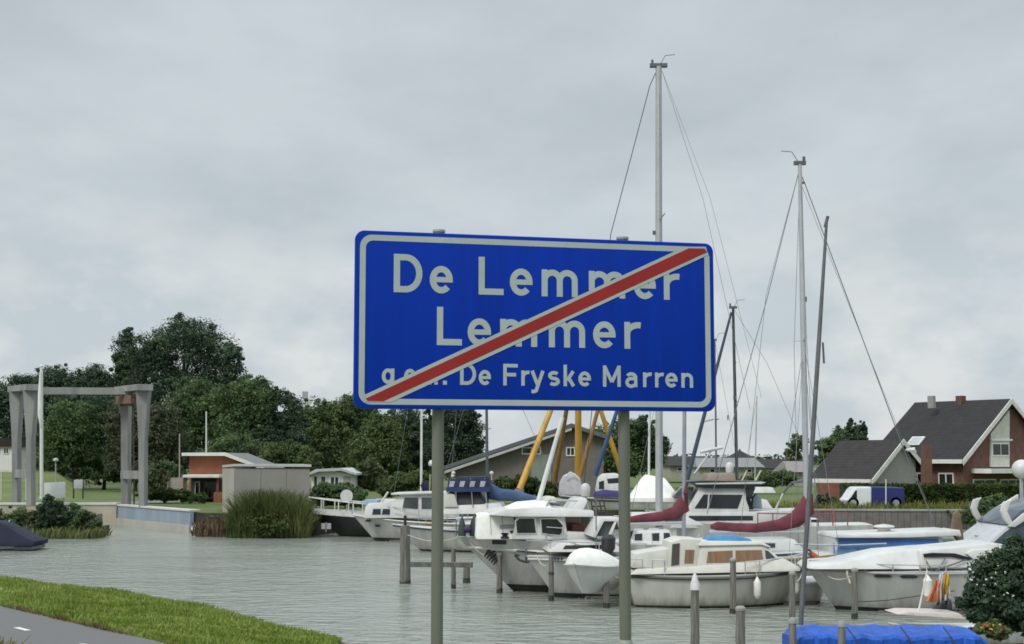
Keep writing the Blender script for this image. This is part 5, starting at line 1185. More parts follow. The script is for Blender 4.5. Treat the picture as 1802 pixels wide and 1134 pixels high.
# boats in the yard behind
b = Boat('cabin_cruiser', 'white cabin cruiser with arched window and purple cover ashore behind the crane leg', 1085, 84, 178, 'motorboat', z=.75)
b.hull(-3.4, 3.4, 2.6, .9, .9, 1.1, rake=.9, m=hullw, strake=(navy, .04, .9))
b.cab('cabin', [(1048, 866), (1052, 842), (1060, 834), (1086, 833), (1097, 842), (1100, 866)], 2.0, 1.7, white, .12)
b.win([(1068, 843), (1088, 841), (1094, 850), (1070, 851)], glass); b.win([(1054, 848), (1063, 846), (1063, 861), (1054, 861)], glass)
b.cab('purple_cover', [(1046, 866), (1062, 862), (1105, 866), (1112, 876), (1044, 874)], 2.4, 2.2, mat('purple_canvas', (.055, .045, .17), .85, var=.3, bump=.4), .06)
b = Boat('motorboat', 'old greyish boat under a pale tarpaulin hoop at the foot of the crane', 1000, 86, 178, 'motorboat', z=.8)
b.hull(-2.2, 2.6, 2.4, .8, .8, 1.0, rake=.7, m=hullw)
b.cab('cover', [(982, 872), (984, 850), (992, 836), (1010, 832), (1022, 842), (1026, 872)], 2.2, 1.6, mat('grey_tarp', (.38, .37, .38), .8, var=.2, scale=1.5, bump=.3), .15)
mb = MB(); mb.path([b.v(994, 840, b.n * 1.1), b.v(1004, 831, b.n * 1.1), b.v(1014, 838, b.n * 1.1)], .05); mb.build('hoop', white, b.e)
# ---- F: covered tender
b = Boat('dinghy', 'small white dinghy under a peaked white cover with black outboard, hanging at a stern', 1036, 38.7, 236, 'dinghy', z=.70)
b.hull(-1.0, .75, 1.42, .46, .42, .50, rake=.30, m=white, flare=.84, draft=.30, deckm=coverw, strake=(white, .035, .98), full=2.6, tw=.85)
rings = []
for k in range(11):
    f = k / 10; t = .02 + .95 * f; w_ = b.wid(t) * 1.02; h = (.50 * math.sin(math.pi * (.12 + .80 * (1 - f) ** .75)) + .02)
    x, _ = b.pt(t, b.sheer(t)); z = b.sheer(t) - .05
    rings.append([(x, w_ * math.copysign(abs(math.cos(math.pi * j / 12)) ** .9, math.cos(math.pi * j / 12)), z + h * abs(math.sin(math.pi * j / 12)) ** 1.25) for j in range(13)])
mb = MB(); mb.loft(rings, closed=False, caps=False); mb.f += [tuple(range(13)), tuple(range(130, 143))]; mb.mi += [0, 0]; mb.build('cover', coverw, b.e, angle=60)
mb = MB(); c_ = Vector((-1.12, -.05, .72)); mb.sweep([c_ + Vector((0, 0, -.8)), c_ + Vector((0, 0, -.1)), c_ + Vector((0, 0, .1)), c_ + Vector((-.03, 0, .38)), c_ + Vector((-.03, 0, .48))], [.07, .08, .20, .20, .10], 12); mb.build('outboard_motor', black, b.e)
# ---- G: motor sailer in front
b = Boat('motorsailer', 'cream motorsailer with long brown curtained side windows, right behind the right sign post', 1095, 39.3, 3, 'motorboat')
s1 = b.l(1424, 1000, b.n * .1)[0]
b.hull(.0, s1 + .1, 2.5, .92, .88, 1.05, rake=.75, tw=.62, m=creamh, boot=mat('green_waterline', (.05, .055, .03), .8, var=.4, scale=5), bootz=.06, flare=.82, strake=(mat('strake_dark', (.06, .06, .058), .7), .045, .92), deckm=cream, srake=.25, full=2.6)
b.cab('side_deck', [(1110, 1012), (1125, 1003), (1225, 998), (1385, 985), (1410, 1000), (1410, 1006)], 2.1, 1.8, cream, .04)
b.cab('coachroof', [(1226, 1004), (1234, 962), (1246, 956), (1338, 957), (1352, 962), (1378, 988), (1384, 1003)], 1.75, 1.45, cream, .06)
b.win([(1246, 971), (1289, 969), (1289, 990), (1243, 991)], curtain, frame=cream); b.win([(1294, 969), (1340, 968), (1343, 986), (1294, 989)], curtain, frame=cream)
b.win([(1346, 968.5), (1352, 970), (1366, 984), (1348, 986)], glassg)
b.cab('roof_edge', [(1229, 960), (1236, 953), (1342, 954), (1356, 962), (1356, 964), (1340, 959), (1232, 961)], 1.66, 1.5, cream, .02)
b.cab('companionway', [(1176, 1003), (1181, 955), (1200, 948), (1234, 950), (1228, 1003)], 1.5, 1.4, cream, .03)
b.win([(1206, 968), (1222, 968), (1220, 992), (1204, 992)], curtain, frame=cream); b.win([(1183, 958), (1196, 956), (1195, 994), (1181, 996)], mat('door_dark', (.06, .055, .05), .5), 'door')
b.cab('blue_cover', [(1246, 952), (1256, 945), (1300, 944), (1322, 949), (1326, 954), (1250, 956)], 1.1, .8, mat('sky_blue_canvas', (.055, .20, .40), .8, var=.2, bump=.4), .06)
b.cab('cockpit_cover', [(1112, 1002), (1118, 978), (1130, 986), (1146, 998), (1140, 1004)], 1.2, .8, mat('slate_canvas', (.10, .11, .14), .85, var=.3, bump=.4), .06)
b.cab('cockpit_well', [(1118, 975), (1180, 965), (1186, 1000), (1112, 1000)], 1.3, 1.2, cream, .04)
b.rail(.60, .99, .34, 6, hb=.38, mid=False)
b.fender(.655, .50, .10); b.fender(.885, .50, .085)
mb = MB(); mb.path([b.edge(.66, .02), b.v(1330, 1018, b.n * 1.25), b.edge(.93, .03)], .014); mb.build('mooring_line', ropedk, b.e)
mb = MB(); mb.tube(b.edge(.97, 0, .1), b.edge(.97, .16, .1), .03); mb.box(b.edge(.97, .12, .1), (.14, .03, .03)); mb.build('cleat', alud, b.e)
for t_ in (.02, .13): 
    mb = MB(); mb.path([b.edge(t_, -.02), b.edge(t_, .40), b.edge(t_ + .06, .40), b.edge(t_ + .06, -.02)], .016); mb.build('stern_rail', steel, b.e)
bG = b
# ---- ketch with wine-red covers, behind the motorsailer
b = Boat('ketch', 'two masted yacht with both booms under wine red covers, behind the cream motorsailer', 1420, 45, 0, 'sailboat')
sx = b.l(1090, 900)[0]
b.hull(sx, 2.6, 3.2, 1.0, .95, 1.25, rake=1.3, boot=antif, m=hullw, strake=(teak, .04, .95))
b.cab('coachroof', [(1215, 972), (1235, 952), (1400, 950), (1418, 970)], 1.9, 1.6, white, .05)
for x in (1260, 1300, 1340): b.win([(x, 956), (x + 24, 956), (x + 24, 964), (x, 964)], glass, frame=steel)
b.cab('cockpit_screen', [(1116, 965), (1125, 936), (1180, 934), (1190, 965)], 2.0, 1.7, white, .05)
b.win([(1117, 940), (1130, 939), (1130, 956), (1116, 957)], glass); b.win([(1147, 939), (1160, 938), (1160, 956), (1147, 957)], glass); b.win([(1168, 938), (1178, 938), (1182, 955), (1168, 956)], glass)
b.mast(1421, 965, 1407.5, 290, .125, .085, mat('mast_grey', (.42, .43, .46), .45, .3, var=.06), spreaders=((.535, 1.0), (.12, .35)))
b.stay([b.v(1244, 905), b.v(1350, 525), b.v(1405, 305)], .014); b.stay([b.v(1300, 960), b.v(1348, 520), b.v(1405, 305)], .008)
b.stay([b.v(1642, 915), b.v(1590, 790), b.v(1412, 312)], .016)
mb = MB(); mb.sweep([b.v(1594, 792), b.v(1608, 792), b.v(1612, 797)], [.03, .09, .03], 8); mb.build('furling_gear', white, b.e)
b.stay([b.v(1630, 880), b.v(1412, 330)], .007)
for sg in (-1, 1):
    sp_ = b.v(1415, 608); b.stay([Vector((sp_.x, sg * 1.5, 1.0)), Vector((sp_.x - .12, sg * 1.0, sp_.z + .05)), b.v(1408, 300)], .008, name='shroud')
    b.stay([Vector((sp_.x - .9, sg * 1.45, 1.0)), b.v(1414, 610)], .008, name='shroud'); b.stay([Vector((sp_.x + .7, sg * 1.4, 1.0)), b.v(1414, 600)], .008, name='shroud')
mb = MB(); mb.box(b.v(1418, 527, -.05), (.06, .06, .16)); mb.box(b.v(1413, 322, -.02), (.10, .05, .07)); mb.build('steaming_light', alud, b.e)
mb = MB(); mb.tube(b.v(1448, 603, .3), b.v(1450, 640, .3), .035); mb.build('radar_reflector', alud, b.e)
mb = MB(); mb.sweep([b.v(1250, 927), b.v(1262, 926), b.v(1290, 929), b.v(1330, 930), b.v(1370, 925), b.v(1400, 915), b.v(1418, 896), b.v(1424, 868)], [.06, .14, .155, .16, .19, .26, .30, .12], 14, .62); mb.build('sail_cover', wine, b.e)
mb = MB(); mb.tube(b.v(1248, 936), b.v(1420, 936), .055, n=10); mb.build('boom', alu, b.e)
b.mast(1203, 960, 1206, 470, .085, .06, mat('mizzen_grey', (.30, .31, .35), .5, .3, var=.08), name='mizzen_mast', spreaders=((.6, .6),))
mb = MB(); mb.sweep([b.v(1095, 918), b.v(1110, 915), b.v(1140, 911), b.v(1165, 909), b.v(1188, 903), b.v(1200, 892), b.v(1206, 868), b.v(1206, 850)], [.05, .11, .14, .155, .22, .27, .15, .06], 14, .62); mb.build('mizzen_cover', wine, b.e)
mb = MB(); mb.tube(b.v(1092, 922), b.v(1203, 920), .05, n=10); mb.build('mizzen_boom', alu, b.e)
b.stay([b.v(1100, 950), b.v(1206, 475)], .008); 
mb = MB()
for x in (1137, 1164, 1186): mb.box(b.v(x, 944, .2), (.16, .1, .55))
mb.build('helm_frame', white, b.e)
b.flag(b.v(1418, 996, b.n * 1.5), b.v(1422, 962, b.n * 1.5), (fb_black, fb_red, fb_gold), .34, .40)
# ---- tall mast yacht
b = Boat('sailing_yacht', 'yacht carrying the tallest thick grey mast, rising above the sign', 1160, 50, 178, 'sailboat')
b.hull(-4.5, 6.0, 3.4, 1.1, 1.05, 1.3, rake=1.5, boot=antif)
b.cab('coachroof', [(1095, 925), (1110, 905), (1200, 905), (1240, 925)], 2.2, 1.9, white, .05)
b.win([(1120, 911), (1160, 910), (1160, 917), (1118, 917)], glass); b.win([(1170, 910), (1200, 910), (1206, 917), (1170, 917)], glass)
b.mast(1160, 930, 1159, 118, .165, .14, mat('mast_silver', (.40, .41, .42), .45, .25, var=.08), flat=.8, spreaders=((.30, .35), (.66, 1.15)))
b.stay([b.v(1020, 925), b.v(1075, 412), b.v(1144, 150)], .016, ropedk, 'forestay'); b.stay([b.v(1144, 150), b.v(1157, 122)], .02)
b.stay([b.v(1320, 720), b.v(1237, 350), b.v(1165, 125)], .007); b.stay([b.v(1340, 700), b.v(1250, 350), b.v(1165, 125)], .006)
for sg in (-1, 1): b.stay([b.v(1165, 915, sg * 1.6), b.v(1163, 378, sg * 1.15), b.v(1160, 140, 0)], .008, name='shroud')
mb = MB(); mb.box(b.v(1151, 410, .0), (.10, .08, .14)); mb.build('deck_light', alud, b.e)
# ---- H: black and white motor yacht
b = Boat('motor_yacht', 'white motor yacht with black raked saloon windows and black roof behind the ketch', 1180, 60, 178, 'motorboat')
b.hull(-8.2, 2.4, 3.6, 1.3, 1.3, 1.6, rake=1.3, boot=antif)
b.cab('lower_cabin', [(1180, 930), (1205, 904), (1425, 898), (1430, 930)], 3.0, 2.9, white, .05)
b.win([(1213, 908), (1325, 908), (1325, 916), (1208, 917)], glass)
b.cab('saloon', [(1207, 906), (1232, 858), (1322, 858), (1318, 904)], 2.7, 2.4, white, .06)
b.win([(1222, 895), (1238, 870.5), (1246, 870.5), (1244, 895)], glass); b.win([(1247, 895), (1249, 870.5), (1307, 871), (1298, 895.5)], glass)
b.cab('black_roof', [(1212, 848), (1236, 846), (1350, 848), (1346, 853), (1318, 860), (1236, 859), (1224, 852)], 2.8, 2.8, mat('roof_black', (.015, .018, .02), .35), .03)
b.cab('roof_rim', [(1222, 850.5), (1340, 848.5), (1348, 849.5), (1340, 852), (1226, 853)], 2.84, 2.84, white, .01)
b.cab('aft_screen', [(1312, 858), (1330, 858), (1321, 880), (1326, 897), (1318, 897), (1313, 880)], 2.6, 2.6, glass, .02)
b.cab('flybridge_screen', [(1243, 848), (1247, 834), (1292, 833), (1296, 848)], 2.2, 2.0, mat('tan_screen', (.24, .185, .15), .6, var=.1), .04)
b.cab('white_locker', [(1260, 848), (1264, 842), (1290, 842), (1292, 849)], 1.0, .9, white, .03)
c_ = b.v(1284, 823, 0); mb = MB(); mb.lathe(c_, [(.05, -.30), (.15, -.22), (.175, -.05), (.175, .1), (.12, .2), (.02, .23)], 18); mb.build('radome', white, b.e); MB().tube(c_ + Vector((0, 0, -.6)), c_ + Vector((0, 0, -.28)), .05).build('radome_post', galv, b.e)
mb = MB(); mb.sweep([b.v(1232, 796), b.v(1250, 792), b.v(1272, 788)], [.06, .09, .06], 8); mb.tube(b.v(1252, 793), b.v(1222, 834), .04); mb.build('radar_scanner', white, b.e)
for x in (1306, 1330):
    MB().tube(b.v(x, 846, .5), b.v(x + 9, 828, .5), .045, .03).build('flag_staff', mat('staff_yellow', (.55, .50, .28), .5), b.e)
b.cab('bow_pulpit_box', [(1186, 872), (1200, 858), (1222, 858), (1215, 880)], 1.8, 1.6, glassg, .03)
b.rail(.1, .45, .5, 7, mat('rail_red', (.25, .06, .05), .5), hb=.5, r=.025, mid=False, name='red_rail')
b.cab('deck_figurehead_cover', [(1325, 876), (1333, 868), (1340, 876), (1342, 895), (1324, 895)], .6, .5, mat('pale_blue_canvas', (.35, .45, .52), .8), .05)
MB().tube(b.v(1362, 902, b.n), b.v(1378, 868, b.n), .035).build('davit', white, b.e)
MB().path([b.v(1378, 868, b.n), b.v(1393, 850, b.n), b.v(1420, 846, b.n)], .05).build('davit_arm', alud, b.e)
# ---- black mast yacht, furled dark genoa
b = Boat('sailing_yacht', 'yacht with black mast and dark furled headsail just right of the sign', 1296, 72, 178, 'sailboat')
b.hull(-4, 5.5, 3.2, 1.0, 1.0, 1.2, rake=1.3, m=mat('hull_navy', (.02, .025, .05), .3), boot=antif)
b.cab('coachroof', [(1250, 880), (1350, 880), (1360, 895), (1240, 895)], 2, 1.7)
b.mast(1298, 890, 1290, 543, .11, .09, mat('mast_black', (.03, .035, .04), .5, var=.2), spreaders=((.52, .5), (.72, .4)))
mb = MB(); mb.tube(b.v(1200, 880), b.v(1287, 550), .125, .06, 8); mb.build('furled_sail', mat('sail_dark', (.045, .06, .085), .8, var=.2), b.e)
b.stay([b.v(1455, 880), b.v(1350, 640), b.v(1292, 545)], .010)
for sg in (-1, 1): b.stay([b.v(1300, 885, sg * 1.5), b.v(1294, 725, sg * .6), b.v(1290, 548)], .010, name='shroud')
mb = MB(); mb.box(b.v(1293, 700, .1), (.15, .1, .2)); mb.box(b.v(1281, 735, .3), (.06, .06, .25)); mb.build('mast_light', alud, b.e)
b = Boat('sailing_yacht', 'small yacht whose thin dark mast stands between sign edge and black mast', 1260, 80, 178, 'sailboat')
b.hull(-3, 4, 2.6, .9, .9, 1.1, rake=1.1, boot=antif); b.cab('coachroof', [(1235, 868), (1290, 868), (1296, 880), (1230, 880)], 1.8, 1.5)
b.mast(1261, 880, 1258, 600, .07, .05, alud, spreaders=((.5, .8),)); b.stay([b.v(1310, 880), b.v(1259, 605)], .009); mb = MB(); mb.sweep([b.v(1240, 742), b.v(1256, 738)], [.04, .05], 6); mb.build('flag', mat('pennant', (.4, .28, .2), .8), b.e)
b = Boat('sailing_yacht', 'far yacht with a thin grey mast left of the ketch main mast', 1328, 92, 178, 'sailboat', z=.0)
b.hull(-3, 4, 2.6, .9, .9, 1.1, rake=1.1, boot=antif); b.cab('coachroof', [(1305, 858), (1360, 858), (1366, 868), (1300, 868)], 1.8, 1.5)
b.mast(1328, 866, 1332, 697, .06, .045, alu, tip=False); b.stay([b.v(1305, 858), b.v(1332, 700)], .01)
# ---- I: boat under white winter cover
b = Boat('motorboat', 'white boat under a peaked white winter cover just right of the right sign post', 1140, 62, 178, 'motorboat')
b.hull(-2.5, 1.4, 2.6, 1.35, 1.35, 1.45, rake=.4, boot=antif, flare=.9)
b.cab('winter_cover', [(1108, 883), (1112, 874), (1133, 842), (1140, 836), (1172, 842), (1196, 874), (1197, 883)], 2.5, .9, coverw, .05)
b.cab('cover_skirt', [(1108, 876), (1197, 876), (1197, 884), (1108, 884)], 2.66, 2.66, coverw, .02)
b.mast(1141, 905, 1145, 560, .07, .06, polew, tip=False)
# ---- K: white cabin boat with blue canvas
b = Boat('cabin_boat', 'white roofed cabin boat with long blue canvas side behind the express cruiser', 1470, 45, 2, 'motorboat')
se = b.l(1722, 960)[0]
b.hull(-.4, se, 2.6, .8, .8, 1.0, rake=.9, boot=antif, m=mat('hull_bluewhite', (.40, .47, .55), .4, var=.15))
b.cab('cabin', [(1472, 985), (1470, 945), (1655, 945), (1694, 962), (1700, 985)], 2.2, 2.0, white, .05)
b.win([(1474, 948), (1650, 948), (1654, 962), (1474, 966)], mat('canvas_bright_blue', (.05, .14, .36), .8, var=.25, scale=1.5, stretch=(1, 1, .4), bump=.5), 'blue_canvas', th=.03)
b.win([(1473, 967), (1600, 965), (1600, 978), (1473, 980)], mat('canvas_pale_blue', (.12, .25, .42), .8, var=.25, bump=.5), 'blue_canvas', th=.02)
b.win([(1660, 950), (1676, 950), (1690, 962), (1658, 963)], mat('green_glass', (.22, .28, .27), .15), frame=white)
b.win([(1560, 964), (1590, 963), (1590, 969), (1560, 970)], glass)
b.cab('roof', [(1470, 947), (1474, 941), (1540, 940), (1690, 934), (1692, 943), (1600, 946.5), (1540, 947)], 2.4, 2.3, white, .04)
b.cab('roof_hump', [(1690, 945), (1672, 938), (1690, 933), (1692, 942)], 1.6, 1.5, white, .01)
mb = MB(); mb.lathe(b.v(1556, 936), [(.2, 0), (.2, .12), (.34, .15), (.3, .2), (.02, .24)], 14); mb.build('roof_vent', white, b.e)
b.rail(.02, .16, .6, 4, mat('rail_blue', (.05, .16, .33), .5), r=.03, mid=True, both=False, name='blue_rail')
MB().path([b.v(1398, 958, b.n * 1.2), b.v(1480, 960, b.n * 1.2), b.v(1560, 957, b.n * 1.2)], .025).build('boat_hook', alu, b.e)
# wooden figure and rope post behind
b.cab('mooring_post_fender', [(1676, 935), (1680, 905), (1688, 898), (1692, 905), (1697, 955), (1688, 955)], .25, .15, mat('driftwood', (.14, .10, .065), .9, var=.3), .02)
# ---- L: express cruiser
b = Boat('express_cruiser', 'sleek white express cruiser with oval dark hull windows, bow left, at right', 1418, 38.2, 179, 'motorboat')
zb = b.l(1419, 1000)[1]
b.hull(-7.4, 0, 2.9, 1.22, 1.10, zb, rake=.75, boot=antif, bootz=.10, flare=.74, strake=(mat('strake_grey', (.32, .32, .33), .5), .03, .96), full=2.4, m=hullw)
b.cab('foredeck', [(1424, 1003), (1434, 993), (1482, 990), (1560, 972), (1632, 966), (1760, 962), (1790, 1003)], 2.1, 1.2, white, .10)
b.cab('superstructure', [(1620, 970), (1700, 963), (1742, 957), (1772, 959), (1790, 1000), (1620, 1000)], 2.2, 1.9, white, .06)
b.hw = lambda z: 1.06
b.win([(1624, 975), (1640, 973), (1680, 974), (1712, 983), (1704, 986), (1672, 980), (1626, 981)], mat('tint_purple', (.02, .018, .03), .15), th=.02)
b.cab('hard_top', [(1700, 975), (1712, 968), (1772, 966), (1778, 990), (1722, 990)], 2.3, 2.2, white, .05)
for a_, c_ in (((1627, 983), (1640, 1004)), ((1664, 982), (1650, 1006)), ((1700, 985), (1642, 1006))): MB().tube(b.v(*a_, b.n * 1.12), b.v(*c_, b.n * 1.2), .018).build('awning_strut', alud, b.e)
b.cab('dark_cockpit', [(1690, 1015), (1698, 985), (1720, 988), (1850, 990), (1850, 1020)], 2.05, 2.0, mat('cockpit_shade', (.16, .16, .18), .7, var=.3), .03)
for x0 in (1545, 1588): b.hullwin([(x0, 1017), (x0 + 5, 1014), (x0 + 25, 1014), (x0 + 31, 1016.5), (x0 + 26, 1019), (x0 + 6, 1019.5)], glass)
b.rail(.55, .99, .16, 6, hb=.2, mid=False)
mb = MB(); mb.path([b.v(1490, 998, b.n * .9), b.v(1491, 1012, b.n * 1.0), b.v(1496, 1027, b.n * 1.05)], .03); mb.build('mooring_line', rope, b.e)
b.cab('stern_platform', [(1690, 1052), (1850, 1052), (1850, 1062), (1690, 1062)], 2.4, 2.4, white, .02)
MB().path([b.v(1500, 1060, b.n * 1.5), b.v(1560, 1057, b.n * 1.5), b.v(1680, 1040, b.n * 1.5)], .012).build('spring_line', ropedk, b.e)
b.fender(.62, .55, .12); b.fender(.36, .55, .12, navy)
bL = b
# small white dinghy left of the express cruiser
b = Boat('dinghy', 'small white flat boat between the pile and the express cruiser bow', 1400, 40, 8, 'dinghy', z=.0)
b.hull(-.6, .95, 1.5, .60, .62, .72, rake=.3, flare=.86, boot=antif, full=3.0, strake=(white, .04, .96))
# ---- M: big yacht at the right edge
b = Boat('motor_yacht', 'big white flybridge yacht with tinted raked glass at the right edge', 1740, 46, 181, 'motorboat')
b.hull(-9, .5, 3.8, 1.3, 1.3, 1.55, rake=1.2, boot=antif)
b.cab('superstructure', [(1728, 968), (1752, 945), (1790, 915), (1830, 905), (1900, 905), (1900, 970)], 3.0, 2.6, mat('silver_grp', (.45, .46, .48), .35, var=.1), .06)
b.win([(1745, 958), (1768, 937), (1798, 916), (1840, 910), (1840, 950)], mat('blue_tint', (.04, .055, .07), .1, var=.3), th=.03)
b.win([(1768, 958), (1790, 955), (1850, 953), (1850, 970), (1772, 970)], glass, th=.04)
b.cab('flybridge', [(1770, 924), (1800, 898), (1850, 880), (1900, 880), (1900, 912), (1790, 925)], 2.7, 2.3, mat('blue_grey_glass', (.05, .065, .09), .12, var=.3), .05)
def side_plates(b, name, pts, y, th, m):
    q = [b.l(x, yy, b.n * y) for x, yy in pts]
    for sg in (-1, 1): MB().slab([(x, sg * y, z) for x, z in q], [(x, sg * (y - th), z) for x, z in q]).build(name, m, b.e, bevel=.02)
side_plates(b, 'arch', [(1762, 900), (1767, 884), (1782, 880), (1777, 887), (1773, 900), (1780, 915), (1786, 926), (1775, 924), (1766, 912)], 1.45, .16, white)
side_plates(b, 'arch_stripe', [(1774, 927), (1786, 928), (1852, 887), (1852, 874), (1800, 905)], 1.47, .12, white)
b.cab('dash_cover', [(1790, 926), (1796, 912), (1850, 900), (1900, 900), (1900, 926)], 2.5, 2.2, mat('dash_grey', (.16, .17, .19), .5, var=.2), .05)
# ---- P: navy covered motorboat at far left
b = Boat('motorboat', 'motorboat under a navy blue cover at the left edge, stern engine right', 60, 63, 182, 'motorboat')
b.hull(-.0, 6.5, 2.3, .42, .55, .8, rake=.8, boot=antif, flare=.85, m=mat('hull_grey', (.36, .37, .38), .4, var=.15))
b.cab('cover', [(58, 962), (61, 953), (44, 947), (20, 934), (2, 923), (-12, 919), (-80, 918), (-80, 962)], 2.3, 1.3, navy, .12)
b.cab('swim_platform', [(25, 962), (57, 962), (57, 968), (25, 968)], 1.9, 1.9, mat('platform_grey', (.14, .145, .15), .6), .02)
mb = MB(); c_ = b.v(59, 950, .1); mb.sweep([c_ + Vector((0, 0, -.35)), c_, c_ + Vector((0, 0, .15))], [.10, .17, .08], 10); mb.build('outboard_motor', black, b.e)
# ---- N: flag boat near the bush
b = Boat('motorboat', 'small low white boat in front of the express cruiser flying a drooping multicoloured flag', 1625, 31, 183, 'motorboat')
b.hull(-1.9, .85, 1.7, .42, .36, .46, rake=.4, boot=antif, flare=.8)
b.cab('foredeck_hatch', [(1580, 1082), (1600, 1078), (1690, 1080), (1700, 1090)], 1.0, .9, mat('pink_deck', (.50, .44, .42), .6), .02)
MB().tube(b.v(1616, 1078, .1), b.v(1632, 1004, .1), .022, .018).build('flag_staff', fenderw, b.e)
def cloth(name, pts, m, par, bulge=.05, seed=0):
    """one hanging panel of cloth: a closed outline of pixels, gently folded"""
    c = pts; n = len(c) // 2; L_, R_ = c[:n], c[n:][::-1]; rows = []
    for (a, q) in zip(L_, R_):
        rows.append([b.v(a[0] + (q[0] - a[0]) * k / 6, a[1] + (q[1] - a[1]) * k / 6, .14 + bulge * math.sin(k * 1.9 + a[1] * .06 + seed)) for k in range(7)])
    mb = MB(); w_ = 7; mb.add([p for r_ in rows for p in r_], [(i * w_ + j, i * w_ + j + 1, (i + 1) * w_ + j + 1, (i + 1) * w_ + j) for i in range(len(rows) - 1) for j in range(6)])
    o = mb.build(name, m, par)
    md = o.modifiers.new('thickness', 'SOLIDIFY'); md.thickness = .006
    return o
cloth('flag_band', [(1645, 1022), (1638, 1040), (1628, 1060), (1660, 1060), (1656, 1040), (1652, 1018)], fb_orange, b.e)
cloth('flag_band', [(1653, 1012), (1649, 1035), (1649, 1060), (1662, 1062), (1659, 1035), (1664, 1004)], fb_white, b.e, .05, 1)
cloth('flag_band', [(1662, 1006), (1659, 1030), (1660, 1052), (1672, 1050), (1671, 1030), (1670, 1012)], fb_gold, b.e, .05, 2)
cloth('flag_band', [(1650, 1058), (1648, 1064), (1640, 1072), (1676, 1074), (1675, 1062), (1673, 1054)], mat('flag_grey', (.05, .05, .06), .8), b.e, .05, 3)
cloth('flag_band', [(1671, 1030), (1661, 1050), (1660, 1058), (1674, 1056), (1672, 1046), (1671.5, 1032)], fb_white, b.e, .04, 4)
# ---- O: boat under bright blue tarpaulin, near bank
b = Boat('sailing_dinghy', 'near boat wrapped in a bright blue tarpaulin with a dark leaning mast', 1548, 24.0, 178, 'sailboat')
b.hull(-1.55, 1.5, 1.5, .35, .35, .45, rake=.3, m=hullw, flare=.85)
tarp = mat('tarpaulin_blue', (.012, .085, .42), .55, var=.35, scale=3.5, stretch=(1.6, 1, .45), bump=1.0, spec=.3, detail=9)
tarp.node_tree.nodes['Bump'].inputs['Distance'].default_value = .07
rng = np.random.default_rng(8); xs = np.linspace(b.l(1386, 1110)[0], b.l(1722, 1110)[0], 70); rings = []
for i, x in enumerate(xs):
    e = abs(i / 69 * 2 - 1); sag = .035 * abs(math.sin(i * .27)) + .02 * rng.random(); zt = b.l(1500, 1106)[1] - sag - (.0 if e < .9 else (e - .9) * 1.5)
    hw = .82 * (1 - .25 * e ** 4)
    rings.append([(x, sg * (hw * (1 - .0)) + .022 * math.sin(i * 1.1 + k * 1.6) + .012 * math.sin(i * 2.3 + k), z) for k, (sg, z) in enumerate(((1.04, .12), (1.03, zt * .45), (1.0, zt - .05), (.93, zt), (0, zt + .05), (-.93, zt), (-1, zt - .05), (-1.03, zt * .45), (-1.04, .12)))])
mb = MB(); mb.loft(rings, closed=False, caps=False); k = len(rings[0]); mb.f += [tuple(range(k)), tuple(range(69 * k, 70 * k))]; mb.mi += [0, 0]; mb.build('tarpaulin', tarp, b.e, angle=28)
for x in (1490, 1585, 1660):
    mb = MB(); a = b.v(x, 1104, b.n * .75); mb.path([a, b.v(x + 14, 1122, b.n * .86), b.v(x + 22, 1140, b.n * .88)], .012); mb.build('lashing', ropedk, b.e)
b.mast(1409, 1100, 1455, 385, .055, .032, mat('mast_dull', (.13, .13, .15), .5, .3, var=.2), side=.1, tip=False)
b.stay([b.v(1452, 400, .1), b.v(1457, 381, .1)], .03, alud, 'masthead'); 
# ================================================================ PILES
PG = 'timber mooring piles'
def pile(px, ptop, pbase, wpx, label, cap=None, lean=0.0, name='mooring_pile', z=0.0, Y=None, coff=(.0,)):
    Y = Y or G(px, pbase, z).y; bs = P(px, pbase, Y); bs.z = 0; tp = P(px + lean, ptop, Y); r = wpx * Y / F / 2
    rt = thing(name, label, 'mooring pile', bs, 0, PG); d = tp - bs
    mb = MB(); rng = random.Random(px); prs = []
    for k in range(9):
        f = k / 8; prs.append((Vector((0, 0, -1.4)).lerp(d, f) if False else d * f + Vector((rng.uniform(-1, 1), rng.uniform(-1, 1), 0)) * r * .05, r * (1.06 - .12 * f) * rng.uniform(.97, 1.03)))
    mb.sweep([Vector((0, 0, -1.4))] + [p for p, _ in prs], [r * 1.08] + [q for _, q in prs], 12); mb.build('timber', pilew, rt, angle=60)
    mb = MB(); mb.sweep([(0, 0, -.3), (0, 0, .10), d * (.16 / max(d.z, .3))], [r * 1.10, r * 1.09, r * 1.03], 12); mb.build('wet_foot', pilewet, rt)
    if cap == 'cone':
        mb = MB(); mb.lathe(d, [(r * 1.12, -.04), (r * 1.12, .04), (r * .9, .12), (r * .45, .26), (.02, .30)]); mb.build('cap', mat('cap_white', (.62, .61, .60), .5, var=.15, scale=9), rt)
    elif cap == 'iron':
        mb = MB(); mb.tube(d, d + Vector((0, 0, .32)), r * .28); mb.build('pin', black, rt)
    elif cap == 'grey':
        mb = MB(); mb.lathe(d, [(r * 1.06, -.03), (r * 1.08, .02), (r * .7, .06)]); mb.build('cap', concd, rt)
    elif cap == 'band':
        mb = MB(); c_ = d * .62; mb.lathe(c_, [(r * 1.08, -.04), (r * 1.12, 0), (r * 1.08, .04)]); mb.build('rope_band', ropedk, rt)
    return rt
pile(176, 904, 943, 9, 'dark post at the tip of the left reed bank', None, Y=74)
p1 = pile(713, 925, 1027, 18, 'thick weathered pile with black iron pin, left of the left sign post', 'iron')
pile(798, 966, 1036, 8, 'thin dark pile just right of the left sign post')
pile(821, 996, 1026, 12, 'short stub pile carrying the far end of the mooring beam')
pile(879, 976, 1044, 10, 'pile in front of the flared cruiser bow', 'grey')
pile(970, 979, 1058, 9, 'pile in front of the white hull with blue mark', 'band')
